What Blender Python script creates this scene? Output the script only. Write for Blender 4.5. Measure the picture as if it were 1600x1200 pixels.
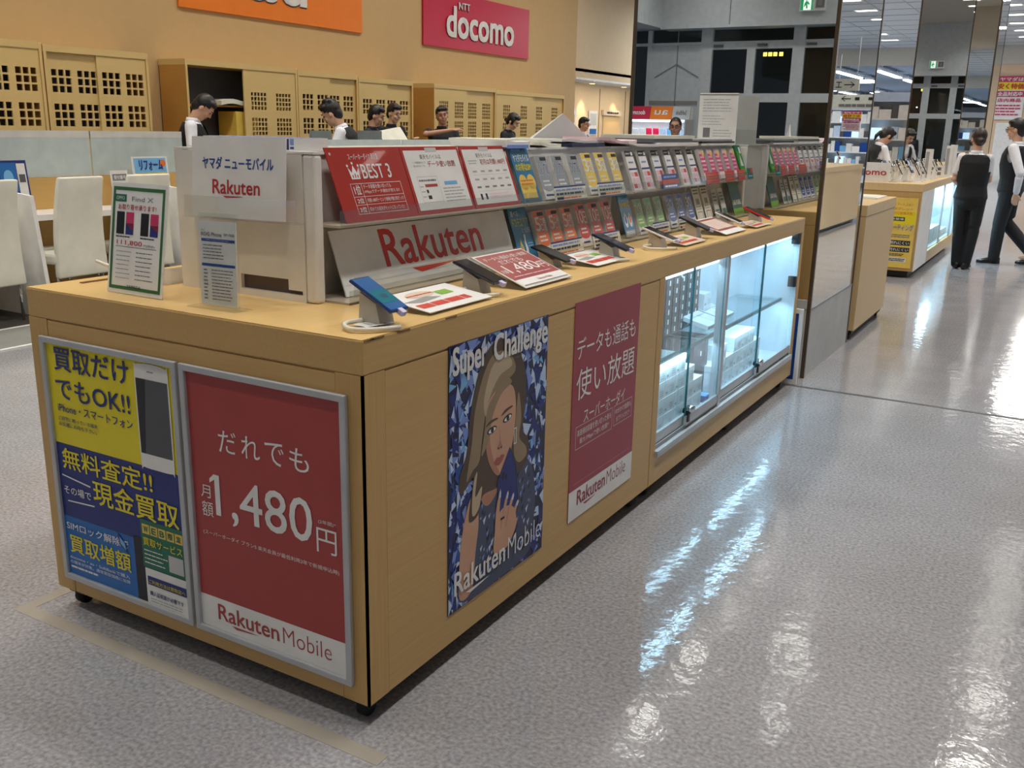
import bpy, bmesh, math, random
from math import sin, cos, pi, radians, sqrt
from mathutils import Matrix, Vector, noise

for o in list(bpy.data.objects):
    bpy.data.objects.remove(o, do_unlink=True)
scene = bpy.context.scene
COL = scene.collection
rnd = random.Random(7)

# ------------------------------------------------------------------ camera
CAM_R = [[0.8628255, 0.5051027, 0.0200868], [-0.1481802, 0.2147336, 0.9653663], [-0.4832958, 0.8359191, -0.2601239]]
CAM_C = [1.32189, -1.61712, 1.45433]
cam_data = bpy.data.cameras.new('camera')
cam_data.sensor_fit = 'HORIZONTAL'
cam_data.sensor_width = 36.0
cam_data.lens = 36.0 * 1488.624 / 1600.0
cam_data.clip_start = 0.05
cam_data.clip_end = 300
cam = bpy.data.objects.new('camera', cam_data)
COL.objects.link(cam)
_r, _u, _f = [Vector(v) for v in CAM_R]
cam.matrix_world = Matrix(((_r.x, _u.x, -_f.x, CAM_C[0]), (_r.y, _u.y, -_f.y, CAM_C[1]), (_r.z, _u.z, -_f.z, CAM_C[2]), (0, 0, 0, 1)))
scene.camera = cam

# ------------------------------------------------------------------ world, exposure
world = bpy.data.worlds.new('world')
scene.world = world
world.use_nodes = True
bg = world.node_tree.nodes['Background']
bg.inputs[0].default_value = (0.80, 0.88, 1.0, 1)
bg.inputs[1].default_value = 0.22
vs = scene.view_settings
vs.view_transform = 'Standard'
vs.look = 'None'
vs.gamma = 1.0
vs.use_curve_mapping = False
vs.exposure = 0.2
scene.cycles.use_denoising = True
scene.cycles.max_bounces = 8
scene.cycles.glossy_bounces = 5
scene.cycles.transparent_max_bounces = 24
scene.cycles.sample_clamp_indirect = 4.0
LAMP_W = 20.0
LAMP_COL = (1.0, 0.96, 0.90)

def area_lamp(name, loc, sx, sy, watts, col, parent=None, rot=(0, 0, 0), spread=0):
    d = bpy.data.lights.new(name, 'AREA')
    d.shape = 'RECTANGLE'
    d.size = sx; d.size_y = sy
    d.energy = watts; d.color = col
    if spread: d.spread = radians(spread)
    o = bpy.data.objects.new(name, d)
    COL.objects.link(o)
    o.location = loc; o.rotation_euler = rot
    if parent: o.parent = parent
    return o

# ------------------------------------------------------------------ materials
def lin(c):
    return tuple(((x / 255.0) / 12.92 if x / 255.0 <= 0.04045 else ((x / 255.0 + 0.055) / 1.055) ** 2.4) for x in c)
M = {}
def mat(key, rgb, rough=0.5, metal=0.0, spec=0.5, emit=0.0, var=0.06, vscale=9.0, bump=0.0, coat=0.0):
    m = bpy.data.materials.new(key)
    m.use_nodes = True
    nt = m.node_tree
    b = nt.nodes['Principled BSDF']
    c = lin(rgb)
    b.inputs['Roughness'].default_value = rough
    b.inputs['Metallic'].default_value = metal
    b.inputs['Specular IOR Level'].default_value = spec
    b.inputs['Coat Weight'].default_value = coat
    tc = nt.nodes.new('ShaderNodeTexCoord')
    nz = nt.nodes.new('ShaderNodeTexNoise')
    nz.inputs['Scale'].default_value = vscale
    nz.inputs['Detail'].default_value = 3
    nt.links.new(tc.outputs['Object'], nz.inputs['Vector'])
    rp = nt.nodes.new('ShaderNodeValToRGB')
    rp.color_ramp.elements[0].position = 0.3
    rp.color_ramp.elements[1].position = 0.7
    rp.color_ramp.elements[0].color = (*[max(0, x * (1 - var)) for x in c], 1)
    rp.color_ramp.elements[1].color = (*[min(1, x * (1 + var)) for x in c], 1)
    nt.links.new(nz.outputs['Fac'], rp.inputs['Fac'])
    nt.links.new(rp.outputs['Color'], b.inputs['Base Color'])
    if bump:
        bp = nt.nodes.new('ShaderNodeBump')
        bp.inputs['Strength'].default_value = bump
        bp.inputs['Distance'].default_value = 0.01
        nt.links.new(nz.outputs['Fac'], bp.inputs['Height'])
        nt.links.new(bp.outputs['Normal'], b.inputs['Normal'])
    if emit:
        b.inputs['Emission Color'].default_value = (*c, 1)
        b.inputs['Emission Strength'].default_value = emit
    M[key] = m
    return m

def wood(key, a, b_, rough=0.38, axis=2, scale=14):
    m = bpy.data.materials.new(key)
    m.use_nodes = True
    nt = m.node_tree
    b = nt.nodes['Principled BSDF']
    b.inputs['Roughness'].default_value = rough
    b.inputs['Specular IOR Level'].default_value = 0.35
    tc = nt.nodes.new('ShaderNodeTexCoord')
    mp = nt.nodes.new('ShaderNodeMapping')
    sc = [scale * 8] * 3
    sc[axis] = scale * 0.25
    mp.inputs['Scale'].default_value = sc
    nz = nt.nodes.new('ShaderNodeTexNoise')
    nz.inputs['Scale'].default_value = 1.0
    nz.inputs['Detail'].default_value = 4
    nz.inputs['Roughness'].default_value = 0.6
    rp = nt.nodes.new('ShaderNodeValToRGB')
    rp.color_ramp.elements[0].position = 0.3
    rp.color_ramp.elements[1].position = 0.72
    rp.color_ramp.elements[0].color = (*lin(a), 1)
    rp.color_ramp.elements[1].color = (*lin(b_), 1)
    nt.links.new(tc.outputs['Object'], mp.inputs['Vector'])
    nt.links.new(mp.outputs['Vector'], nz.inputs['Vector'])
    nt.links.new(nz.outputs['Fac'], rp.inputs['Fac'])
    nt.links.new(rp.outputs['Color'], b.inputs['Base Color'])
    M[key] = m

wood('wood', (196, 158, 99), (205, 168, 109), axis=1)
wood('wood_x', (196, 158, 99), (205, 168, 109), axis=0)
wood('wood_v', (193, 155, 96), (203, 165, 105), axis=2)
wood('wood_top', (222, 184, 118), (230, 194, 130), rough=0.3, axis=1)
wood('wood_pale', (216, 184, 132), (224, 193, 142), axis=2)
wood('cab', (216, 186, 122), (224, 194, 132), axis=2, rough=0.5)
wood('cab_side', (190, 142, 70), (198, 150, 78), axis=2, rough=0.5)
wood('desk_brown', (196, 156, 90), (204, 164, 98), axis=1, rough=0.5)
mat('groove', (120, 84, 40), 0.7)
mat('wall_peach', (202, 169, 119), 0.8, var=0.02)
mat('wall_light', (220, 196, 158), 0.8, var=0.02)
mat('wall_far', (226, 196, 165), 0.8, var=0.02)
mat('ceiling', (205, 198, 186), 0.85, var=0.02)
mat('ceiling_tile', (190, 194, 196), 0.85, var=0.03)
mat('ceiling_dark', (96, 108, 122), 0.85)
mat('grey_steel', (150, 158, 162), 0.45, metal=0.1)
mat('steel_light', (206, 213, 217), 0.4, metal=0.05)
mat('beam_grey', (204, 210, 213), 0.5)
mat('frost_grey', (128, 138, 140), 0.35)
mat('night', (16, 17, 20), 0.06, spec=0.6)
mat('black', (14, 14, 15), 0.5)
mat('black_gloss', (10, 10, 13), 0.08, spec=0.6)
mat('rubber', (18, 18, 18), 0.7)
mat('alu', (186, 188, 190), 0.4, metal=0.35)
mat('alu_dull', (158, 160, 162), 0.5, metal=0.25)
mat('chrome', (220, 220, 222), 0.12, metal=1.0)
mat('bronze', (92, 78, 62), 0.4, metal=0.6)
mat('white', (236, 234, 230), 0.45)
mat('white_gloss', (238, 238, 238), 0.18)
mat('paper', (232, 230, 226), 0.55)
mat('paper_cream', (226, 224, 208), 0.6)
mat('paper_warm', (214, 196, 176), 0.6)
mat('paper_pink', (222, 190, 196), 0.6)
mat('rackwhite', (230, 226, 220), 0.35, coat=0.2)
mat('rackback', (206, 202, 198), 0.35)
mat('rackledge', (190, 178, 158), 0.3)
mat('ink', (40, 38, 42), 0.55)
mat('ink_grey', (120, 118, 120), 0.55)
mat('ink_light', (168, 168, 170), 0.55)
mat('red_wine', (168, 66, 64), 0.5, var=0.03)
mat('red_wine2', (158, 56, 68), 0.42, var=0.03)
mat('red_ink', (186, 36, 40), 0.5)
mat('rakuten_red', (208, 44, 36), 0.4)
mat('board_red', (172, 40, 32), 0.25, coat=0.3)
mat('cardred', (158, 64, 60), 0.3)
mat('yellow', (232, 214, 30), 0.45, var=0.03)
mat('yellow_soft', (232, 200, 90), 0.5)
mat('navy', (28, 44, 118), 0.45)
mat('navy_dark', (22, 26, 66), 0.4)
mat('blue', (26, 104, 178), 0.45)
mat('blue_card', (40, 118, 160), 0.35)
mat('blue_deep', (20, 70, 150), 0.35)
mat('sky_blue', (120, 180, 225), 0.4)
mat('ice', (196, 214, 240), 0.4)
mat('periwinkle', (122, 146, 212), 0.4)
mat('green_dk', (30, 108, 84), 0.5)
mat('green_line', (74, 112, 88), 0.35)
mat('green', (60, 150, 60), 0.4)
mat('green_lime', (130, 180, 60), 0.4)
mat('green_frame', (50, 106, 52), 0.45)
mat('green_exit', (40, 160, 100), 0.5, emit=0.5)
mat('exit_white', (230, 240, 232), 0.5, emit=0.9)
mat('orange', (226, 112, 34), 0.4)
mat('orange_sign', (240, 128, 30), 0.45, var=0.02)
mat('crimson', (196, 24, 62), 0.4, var=0.02)
mat('crimson_dk', (126, 18, 44), 0.5)
mat('pink', (212, 66, 120), 0.4)
mat('pink_lt', (232, 190, 206), 0.4)
mat('magenta', (200, 50, 100), 0.45)
mat('redtag', (206, 62, 38), 0.4)
mat('greycard', (150, 158, 164), 0.35)
mat('grey_mid', (150, 150, 148), 0.5)
mat('grey_lt', (196, 196, 194), 0.5)
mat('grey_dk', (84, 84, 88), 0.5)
mat('stand_grey', (186, 178, 164), 0.4)
mat('cable', (226, 222, 206), 0.4)
mat('phone_blue', (24, 52, 110), 0.12, coat=0.6)
mat('screen_blue', (48, 92, 146), 0.1, emit=0.2)
mat('screen_teal', (28, 108, 128), 0.1, emit=0.15)
mat('phone_navy', (22, 26, 50), 0.12, coat=0.5)
mat('phone_red', (196, 40, 28), 0.2)
mat('lilac', (206, 200, 236), 0.4)
mat('boxbrown', (92, 76, 70), 0.5)
mat('boxdark', (60, 58, 64), 0.45)
mat('chair_white', (232, 230, 214), 0.45, bump=0.35, vscale=6)
mat('frosted', (196, 208, 206), 0.45, spec=0.4)
mat('frosted_strip', (222, 220, 214), 0.3)
mat('carpet', (62, 58, 52), 0.95, var=0.2, vscale=80)
mat('floor_strip', (132, 132, 126), 0.5)
mat('skin', (212, 166, 138), 0.6, var=.03)
mat('skin_pale', (226, 184, 156), 0.55)
mat('skin_tan', (192, 144, 118), 0.6, var=.03)
mat('hair', (22, 19, 18), 0.45, bump=0.3, vscale=60)
mat('hair_brown', (44, 32, 26), 0.45, bump=0.3, vscale=60)
mat('shirt', (234, 234, 240), 0.7)
mat('vest', (10, 11, 15), 0.75)
mat('darksuit', (26, 28, 40), 0.75)
mat('tee', (24, 24, 30), 0.75)
mat('trouser', (9, 10, 14), 0.75)
mat('shoe', (20, 18, 18), 0.25)
mat('eye_dark', (20, 14, 12), 0.3)
mat('lip', (170, 90, 84), 0.5)
mat('lamp_white', (255, 250, 238), 0.5, emit=7.0)
mat('tube_white', (240, 248, 255), 0.5, emit=9.0)
mat('lamp_warm', (255, 214, 150), 0.5, emit=4.0)
mat('led', (200, 228, 255), 0.5, emit=4.0)
mat('case_white', (226, 232, 238), 0.5)
mat('case_box', (238, 240, 242), 0.4)
mat('shelf_light', (190, 222, 250), 0.5, emit=0.9)  # brightness put into the material; used on parts that are no lamps
mat('window_lit', (255, 214, 100), 0.5, emit=2.0)
mat('tape', (164, 157, 147), 0.25)
mat('seam', (88, 88, 88), 0.5)
mat('glass_edge', (40, 92, 96), 0.15)
mat('sk1', (206, 158, 128), 0.5)
mat('sk2', (180, 128, 102), 0.5)
mat('blond', (150, 128, 98), 0.5)
mat('blond_lt', (190, 170, 138), 0.5)
mat('blond_dk', (84, 66, 50), 0.5)
mat('dress', (70, 78, 104), 0.5)
mat('monitor', (120, 128, 126), 0.5)

def special(key, build):
    m = bpy.data.materials.new(key)
    m.use_nodes = True
    nt = m.node_tree
    nt.nodes.clear()
    out = nt.nodes.new('ShaderNodeOutputMaterial')
    nt.links.new(build(nt), out.inputs['Surface'])
    M[key] = m

def _clear(tint, rough, base, top):
    def f(nt):
        tr = nt.nodes.new('ShaderNodeBsdfTransparent'); tr.inputs[0].default_value = (*tint, 1)
        gl = nt.nodes.new('ShaderNodeBsdfGlossy'); gl.inputs['Roughness'].default_value = rough
        lw = nt.nodes.new('ShaderNodeLayerWeight'); lw.inputs[0].default_value = 0.25
        mr = nt.nodes.new('ShaderNodeMapRange')
        mr.inputs['To Min'].default_value = base; mr.inputs['To Max'].default_value = top
        mx = nt.nodes.new('ShaderNodeMixShader')
        nt.links.new(lw.outputs['Fresnel'], mr.inputs['Value'])
        nt.links.new(mr.outputs['Result'], mx.inputs[0])
        nt.links.new(tr.outputs[0], mx.inputs[1]); nt.links.new(gl.outputs[0], mx.inputs[2])
        return mx.outputs[0]
    return f
special('clear', _clear((0.97, 0.98, 0.98), 0.04, 0.02, 0.16))
special('acrylic', _clear((0.93, 0.94, 0.93), 0.10, 0.04, 0.20))
special('case_glass', _clear((0.93, 0.985, 0.99), 0.01, 0.02, 0.35))
def _mirror(nt):
    g = nt.nodes.new('ShaderNodeBsdfGlossy')
    g.inputs['Color'].default_value = (0.86, 0.88, 0.88, 1)
    g.inputs['Roughness'].default_value = 0.0
    return g.outputs[0]
special('mirror', _mirror)

def floor_mat():
    m = bpy.data.materials.new('terrazzo')
    m.use_nodes = True
    nt = m.node_tree
    b = nt.nodes['Principled BSDF']
    tc = nt.nodes.new('ShaderNodeTexCoord')
    def nz(scale, detail):
        n = nt.nodes.new('ShaderNodeTexNoise')
        n.inputs['Scale'].default_value = scale; n.inputs['Detail'].default_value = detail
        nt.links.new(tc.outputs['Object'], n.inputs['Vector'])
        return n
    n1 = nz(85, 4)
    r1 = nt.nodes.new('ShaderNodeValToRGB')
    r1.color_ramp.elements[0].position = 0.3; r1.color_ramp.elements[0].color = (*lin((136, 135, 139)), 1)
    r1.color_ramp.elements[1].position = 0.72; r1.color_ramp.elements[1].color = (*lin((182, 181, 186)), 1)
    nt.links.new(n1.outputs['Fac'], r1.inputs['Fac'])
    n2 = nz(2.2, 2)
    r2 = nt.nodes.new('ShaderNodeValToRGB')
    r2.color_ramp.elements[0].position = 0.35; r2.color_ramp.elements[0].color = (0.88, 0.88, 0.87, 1)
    r2.color_ramp.elements[1].position = 0.65; r2.color_ramp.elements[1].color = (1, 1, 1, 1)
    nt.links.new(n2.outputs['Fac'], r2.inputs['Fac'])
    mx = nt.nodes.new('ShaderNodeMix'); mx.data_type = 'RGBA'; mx.blend_type = 'MULTIPLY'
    mx.inputs[0].default_value = 1.0
    nt.links.new(r1.outputs['Color'], mx.inputs[6]); nt.links.new(r2.outputs['Color'], mx.inputs[7])
    nt.links.new(mx.outputs[2], b.inputs['Base Color'])
    b.inputs['Roughness'].default_value = 0.09
    b.inputs['Specular IOR Level'].default_value = 0.55
    n3 = nz(16, 3); n4 = nz(120, 2)
    ad = nt.nodes.new('ShaderNodeMath'); ad.operation = 'MULTIPLY_ADD'
    ad.inputs[1].default_value = 0.06
    nt.links.new(n4.outputs['Fac'], ad.inputs[0]); nt.links.new(n3.outputs['Fac'], ad.inputs[2])
    bp = nt.nodes.new('ShaderNodeBump'); bp.inputs['Strength'].default_value = 0.07; bp.inputs['Distance'].default_value = 0.02
    nt.links.new(ad.outputs[0], bp.inputs['Height'])
    nt.links.new(bp.outputs['Normal'], b.inputs['Normal'])
    M['terrazzo'] = m
floor_mat()

# ------------------------------------------------------------------ geometry helpers
_tcache = {}
def text_mesh(s, bold=0.0, italic=0.0):
    k = (s, bold, italic)
    if k not in _tcache:
        c = bpy.data.curves.new('lettering', 'FONT')
        c.body = s; c.fill_mode = 'FRONT'; c.resolution_u = 3; c.offset = bold; c.shear = italic
        o = bpy.data.objects.new('lettering', c)
        m = o.to_mesh()
        vs_ = [(v.co.x, v.co.y) for v in m.vertices]
        fs = [tuple(p.vertices) for p in m.polygons]
        o.to_mesh_clear()
        bpy.data.objects.remove(o); bpy.data.curves.remove(c)
        xs = [v[0] for v in vs_]; ys = [v[1] for v in vs_]
        x0, x1, y0, y1 = min(xs), max(xs), min(ys), max(ys)
        w, h = max(1e-6, x1 - x0), max(1e-6, y1 - y0)
        _tcache[k] = ([((x - x0) / w, (y - y0) / h) for x, y in vs_], fs, w / h)
    return _tcache[k]

def catmull(pts, n=6, closed=True):
    out = []
    L = len(pts)
    for i in range(L if closed else L - 1):
        p0, p1, p2, p3 = (pts[(i + j - 1) % L] if closed else pts[min(max(i + j - 1, 0), L - 1)] for j in range(4))
        for k in range(n):
            t = k / n
            out.append(tuple(0.5 * (2 * b + (c - a) * t + (2 * a - 5 * b + 4 * c - d) * t * t + (3 * b - a - 3 * c + d) * t ** 3) for a, b, c, d in zip(p0, p1, p2, p3)))
    if not closed: out.append(tuple(pts[-1]))
    return out

class MB:
    def __init__(s):
        s.v = []; s.f = []; s.m = []; s.T = Matrix.Identity(4); s.sm = []
    def add(s, vs_, fs, m, smooth=False):
        b = len(s.v)
        for p in vs_: s.v.append(tuple(s.T @ Vector(p)))
        for f in fs:
            s.f.append(tuple(i + b for i in f)); s.m.append(m); s.sm.append(smooth)
        return s
    def box(s, x0, y0, z0, x1, y1, z1, m):
        if x0 > x1: x0, x1 = x1, x0
        if y0 > y1: y0, y1 = y1, y0
        if z0 > z1: z0, z1 = z1, z0
        return s.add([(x0, y0, z0), (x1, y0, z0), (x1, y1, z0), (x0, y1, z0), (x0, y0, z1), (x1, y0, z1), (x1, y1, z1), (x0, y1, z1)],
                     [(0, 3, 2, 1), (4, 5, 6, 7), (0, 1, 5, 4), (1, 2, 6, 5), (2, 3, 7, 6), (3, 0, 4, 7)], m)
    def rect(s, x0, y0, x1, y1, m, z=0.0):
        return s.add([(x0, y0, z), (x1, y0, z), (x1, y1, z), (x0, y1, z)], [(0, 1, 2, 3)], m)
    def poly(s, pts, m, z=0.0):
        a = sum(p[0] * q[1] - q[0] * p[1] for p, q in zip(pts, pts[1:] + pts[:1]))
        if a < 0: pts = pts[::-1]
        return s.add([(p[0], p[1], z) for p in pts], [tuple(range(len(pts)))], m)
    def blob(s, pts, m, z=0.0, n=5):
        return s.poly(catmull(pts, n), m, z)
    def ell(s, cx, cy, rx, ry, m, z=0.0, n=20):
        return s.poly([(cx + rx * cos(2 * pi * i / n), cy + ry * sin(2 * pi * i / n)) for i in range(n)], m, z)
    def text(s, t, x0, y0, x1, y1, m, z=0.0008, bold=0.0, italic=0.0, keep=None, dz=0.00012):
        vs_, fs, asp = text_mesh(t, min(bold, 0.0), italic)
        if bold > 0 and keep is None:
            e = bold * 0.55 * (y1 - y0)
            for i, (dx, dy) in enumerate(((-e, -e), (e, -e), (-e, e), (e, e))): s.text(t, x0 + e + dx, y0 + e + dy, x1 - e + dx, y1 - e + dy, m, z + i * dz, 0.0, italic)
            return s
        if keep:
            w = (y1 - y0) * asp
            if w < x1 - x0:
                d = (x1 - x0) - w
                if keep == 'c': x0 += d / 2
                elif keep == 'r': x0 += d
                x1 = x0 + w
        return s.add([(x0 + a * (x1 - x0), y0 + b * (y1 - y0), z) for a, b in vs_], fs, m)
    def lines(s, x0, y0, x1, y1, n, m, z=0.0008, fill=0.5, seed=1):
        r = random.Random(seed)
        h = (y1 - y0) / n
        for i in range(n):
            y = y0 + i * h
            x = x0
            e = x1 - r.random() * 0.25 * (x1 - x0)
            while x < e:
                w = (0.06 + r.random() * 0.2) * (x1 - x0)
                s.rect(x, y + h * (1 - fill) / 2, min(x + w, e), y + h * (1 + fill) / 2, m, z)
                x += w + 0.02 * (x1 - x0)
        return s
    def frame2d(s, x0, y0, x1, y1, t, m, z=0.0008):
        s.rect(x0, y0, x1, y0 + t, m, z); s.rect(x0, y1 - t, x1, y1, m, z)
        s.rect(x0, y0 + t, x0 + t, y1 - t, m, z); s.rect(x1 - t, y0 + t, x1, y1 - t, m, z)
        return s
    def tube(s, pts, r, m, n=8, cap=True):
        pts = [Vector(p) for p in pts]
        rs = r if isinstance(r, (list, tuple)) else [r] * len(pts)
        vs_, fs = [], []
        up = Vector((0, 0, 1))
        for i, p in enumerate(pts):
            d = (pts[min(i + 1, len(pts) - 1)] - pts[max(i - 1, 0)]).normalized()
            a = d.cross(up)
            if a.length < 1e-3: a = d.cross(Vector((0, 1, 0)))
            a.normalize(); b = a.cross(d).normalized()
            for k in range(n):
                t = 2 * pi * k / n
                vs_.append(p + (a * cos(t) + b * sin(t)) * rs[i])
        for i in range(len(pts) - 1):
            for k in range(n):
                k2 = (k + 1) % n
                fs.append((i * n + k2, i * n + k, (i + 1) * n + k, (i + 1) * n + k2))
        if cap:
            fs.append(tuple(range(n))); fs.append(tuple((len(pts) - 1) * n + k for k in reversed(range(n))))
        return s.add(vs_, fs, m, True)
    def rings(s, rg, m, n=16, smooth=True):
        # rg: list of (centre, right axis, forward axis, rx, ry)
        vs_, fs = [], []
        for c, a, b, rx, ry in rg:
            for k in range(n):
                t = 2 * pi * k / n
                vs_.append(Vector(c) + Vector(a) * (rx * cos(t)) + Vector(b) * (ry * sin(t)))
        for i in range(len(rg) - 1):
            for k in range(n):
                k2 = (k + 1) % n
                fs.append((i * n + k, i * n + k2, (i + 1) * n + k2, (i + 1) * n + k))
        fs.append(tuple(reversed(range(n)))); fs.append(tuple((len(rg) - 1) * n + k for k in range(n)))
        return s.add(vs_, fs, m, smooth)
    def ball(s, c, rx, ry, rz, m, nu=14, nv=9, R=None):
        vs_, fs = [], []
        R = R or Matrix.Identity(3)
        c = Vector(c)
        for j in range(1, nv):
            ph = pi * j / nv
            for k in range(nu):
                t = 2 * pi * k / nu
                vs_.append(c + R @ Vector((rx * sin(ph) * cos(t), ry * sin(ph) * sin(t), rz * cos(ph))))
        vs_.append(c + R @ Vector((0, 0, rz))); vs_.append(c + R @ Vector((0, 0, -rz)))
        top, bot = len(vs_) - 2, len(vs_) - 1
        for j in range(nv - 2):
            for k in range(nu):
                k2 = (k + 1) % nu
                fs.append((j * nu + k, (j + 1) * nu + k, (j + 1) * nu + k2, j * nu + k2))
        for k in range(nu):
            k2 = (k + 1) % nu
            fs.append((top, k, k2)); fs.append((bot, (nv - 2) * nu + k2, (nv - 2) * nu + k))
        return s.add(vs_, fs, m, True)
    def prism(s, prof, axis, a, b, m):
        # prof: 2D loop in the two other axes (in xyz order), extruded along axis from a to b
        n = len(prof)
        def P(p, t):
            q = [p[0], p[1]]; q.insert(axis, t); return tuple(q)
        vs_ = [P(p, a) for p in prof] + [P(p, b) for p in prof]
        fs = [tuple(range(n)), tuple(range(2 * n - 1, n - 1, -1))] + [(i, i + n, (i + 1) % n + n, (i + 1) % n) for i in range(n)]
        return s.add(vs_, fs, m)
    def plate(s, xs, ys, holes, z0, z1, m):
        # slab on a rectilinear grid, HOLES a set of (i, j) cells left out
        nx, ny = len(xs), len(ys)
        idx = {}
        vs_, fs = [], []
        def V(i, j, k):
            if (i, j, k) not in idx:
                idx[(i, j, k)] = len(vs_); vs_.append((xs[i], ys[j], (z0, z1)[k]))
            return idx[(i, j, k)]
        solid = lambda i, j: 0 <= i < nx - 1 and 0 <= j < ny - 1 and (i, j) not in holes
        for i in range(nx - 1):
            for j in range(ny - 1):
                if not solid(i, j): continue
                fs.append((V(i, j, 1), V(i + 1, j, 1), V(i + 1, j + 1, 1), V(i, j + 1, 1)))
                fs.append((V(i, j, 0), V(i, j + 1, 0), V(i + 1, j + 1, 0), V(i + 1, j, 0)))
                if not solid(i - 1, j): fs.append((V(i, j, 0), V(i, j, 1), V(i, j + 1, 1), V(i, j + 1, 0)))
                if not solid(i + 1, j): fs.append((V(i + 1, j, 0), V(i + 1, j + 1, 0), V(i + 1, j + 1, 1), V(i + 1, j, 1)))
                if not solid(i, j - 1): fs.append((V(i, j, 0), V(i + 1, j, 0), V(i + 1, j, 1), V(i, j, 1)))
                if not solid(i, j + 1): fs.append((V(i, j + 1, 0), V(i, j + 1, 1), V(i + 1, j + 1, 1), V(i + 1, j + 1, 0)))
        return s.add(vs_, fs, m)
    def build(s, name, parent=None, mw=None, bevel=0.0, fixn=False):
        me = bpy.data.meshes.new(name)
        me.from_pydata(s.v, [], s.f)
        keys = []
        for k in s.m:
            if k not in keys: keys.append(k)
        for k in keys: me.materials.append(M[k])
        ix = {k: i for i, k in enumerate(keys)}
        for p, k, sm in zip(me.polygons, s.m, s.sm):
            p.material_index = ix[k]; p.use_smooth = sm
        if fixn:
            bm = bmesh.new(); bm.from_mesh(me); bmesh.ops.recalc_face_normals(bm, faces=bm.faces); bm.to_mesh(me); bm.free()
        me.update()
        o = bpy.data.objects.new(name, me)
        COL.objects.link(o)
        if parent is not None: o.parent = parent
        if mw is not None: o.matrix_local = mw
        if bevel:
            b = o.modifiers.new('edge', 'BEVEL'); b.width = bevel; b.segments = 2; b.limit_method = 'ANGLE'
        return o

def tag(o, label, cat, group=None, kind=None):
    o['label'] = label; o['category'] = cat
    if group: o['group'] = group
    if kind: o['kind'] = kind
    return o
def struct(o, label=None):
    o['kind'] = 'structure'
    if label: o['label'] = label; o['category'] = o.name.split('_')[0].split('.')[0]
    return o
def empty(name, mw=None):
    o = bpy.data.objects.new(name, None)
    o.empty_display_size = 0.1
    COL.objects.link(o)
    if mw is not None: o.matrix_world = mw
    return o
def fr(o, ex, ey, ez):
    ex, ey, ez = Vector(ex).normalized(), Vector(ey).normalized(), Vector(ez).normalized()
    return Matrix(((ex.x, ey.x, ez.x, o[0]), (ex.y, ey.y, ez.y, o[1]), (ex.z, ey.z, ez.z, o[2]), (0, 0, 0, 1)))
def fr_long(x, y, z):     # panel facing +X, its x axis along +Y
    return fr((x, y, z), (0, 1, 0), (0, 0, 1), (1, 0, 0))
def fr_short(x, y, z):    # panel facing -Y, its x axis along +X
    return fr((x, y, z), (1, 0, 0), (0, 0, 1), (0, -1, 0))
def fr_lean(x, y, z, deg):  # card facing +X leaning back DEG from the vertical
    a = radians(deg)
    return fr((x, y, z), (0, 1, 0), (-sin(a), 0, cos(a)), (cos(a), 0, sin(a)))
def at(x, y, z, rz=0.0):
    return Matrix.Translation((x, y, z)) @ Matrix.Rotation(rz, 4, 'Z')
def dup(o, mw, label=None, group=None):
    c = o.copy(); COL.objects.link(c); c.matrix_world = mw
    if label: c['label'] = label
    if group: c['group'] = group
    for ch in [q for q in bpy.data.objects if q.parent == o]:
        d = ch.copy(); COL.objects.link(d); d.parent = c
        for g in [q for q in bpy.data.objects if q.parent == ch]:
            e = g.copy(); COL.objects.link(e); e.parent = d
    return c

# ================================================================== THE SETTING
o = MB().box(-14, -13, -0.06, 20, 96, 0, 'terrazzo').build('floor'); struct(o, 'glossy grey speckled terrazzo floor of the shop')
o = MB().box(-9, -2, 0.0005, -5.09, 17, 0.004, 'carpet').build('floor_carpet'); struct(o, 'dark carpeted floor under the white chairs and desks')
o = MB().box(-5.07, -2, 0.0005, -4.52, 17, 0.003, 'floor_strip').build('floor_edge_band'); struct(o, 'plain grey floor band between carpet and terrazzo')
o = MB().box(-5.09, -2, 0.0005, -5.07, 17, 0.008, 'white').build('trim_1'); struct(o, 'pale floor trim along the carpet edge')
o = MB().box(-4.52, -2, 0.0005, -4.49, 17, 0.008, 'white').build('trim_2'); struct(o, 'pale floor trim along the terrazzo edge')
o = MB().box(-0.02, 3.965, 0.0002, 9, 3.995, 0.0012, 'seam').build('trim_3'); struct(o, 'dark expansion joint across the aisle floor')
m = MB(); m.box(-1.30, -0.10, 0.0002, 0.1, -0.055, 0.0010, 'tape'); m.box(-1.30, -0.055, 0.0002, -1.255, 1.0, 0.0010, 'tape')
o = m.build('trim_4'); struct(o, 'worn pale tape marks on the floor around the counter end')

WL = -7.95
o = MB().box(WL - 0.15, 2.2, 0, WL, 16.76, 5.6, 'wall_peach').build('wall_left'); struct(o, 'peach wall carrying the two carrier signs')
m = MB(); m.box(WL - 0.15, 16.76, 2.48, WL, 27, 5.6, 'wall_light'); m.box(WL - 0.02, 16.76, 2.44, WL + 0.02, 27, 2.48, 'white')
o = m.build('wall_alcove_header'); struct(o, 'pale peach wall above the alcove opening')
m = MB(); m.box(-10.4, 16.9, 0, -10.2, 27, 2.6, 'wall_light'); m.box(-10.2, 16.75, 0, WL - 0.15, 16.9, 2.6, 'wall_light'); m.box(-10.2, 27, 0, WL, 27.15, 2.6, 'wall_light')
for y in (20.2, 22.7, 24.4): m.box(-10.2, y, 0, -10.19, y + 0.02, 2.5, 'groove')
o = m.build('wall_alcove'); struct(o, 'back wall of the lit alcove beyond the cabinets')
o = MB().box(-10.4, 16.75, 2.6, WL, 27.15, 2.66, 'ceiling_tile').build('ceiling_alcove'); struct(o, 'low white ceiling of the alcove')
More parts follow.
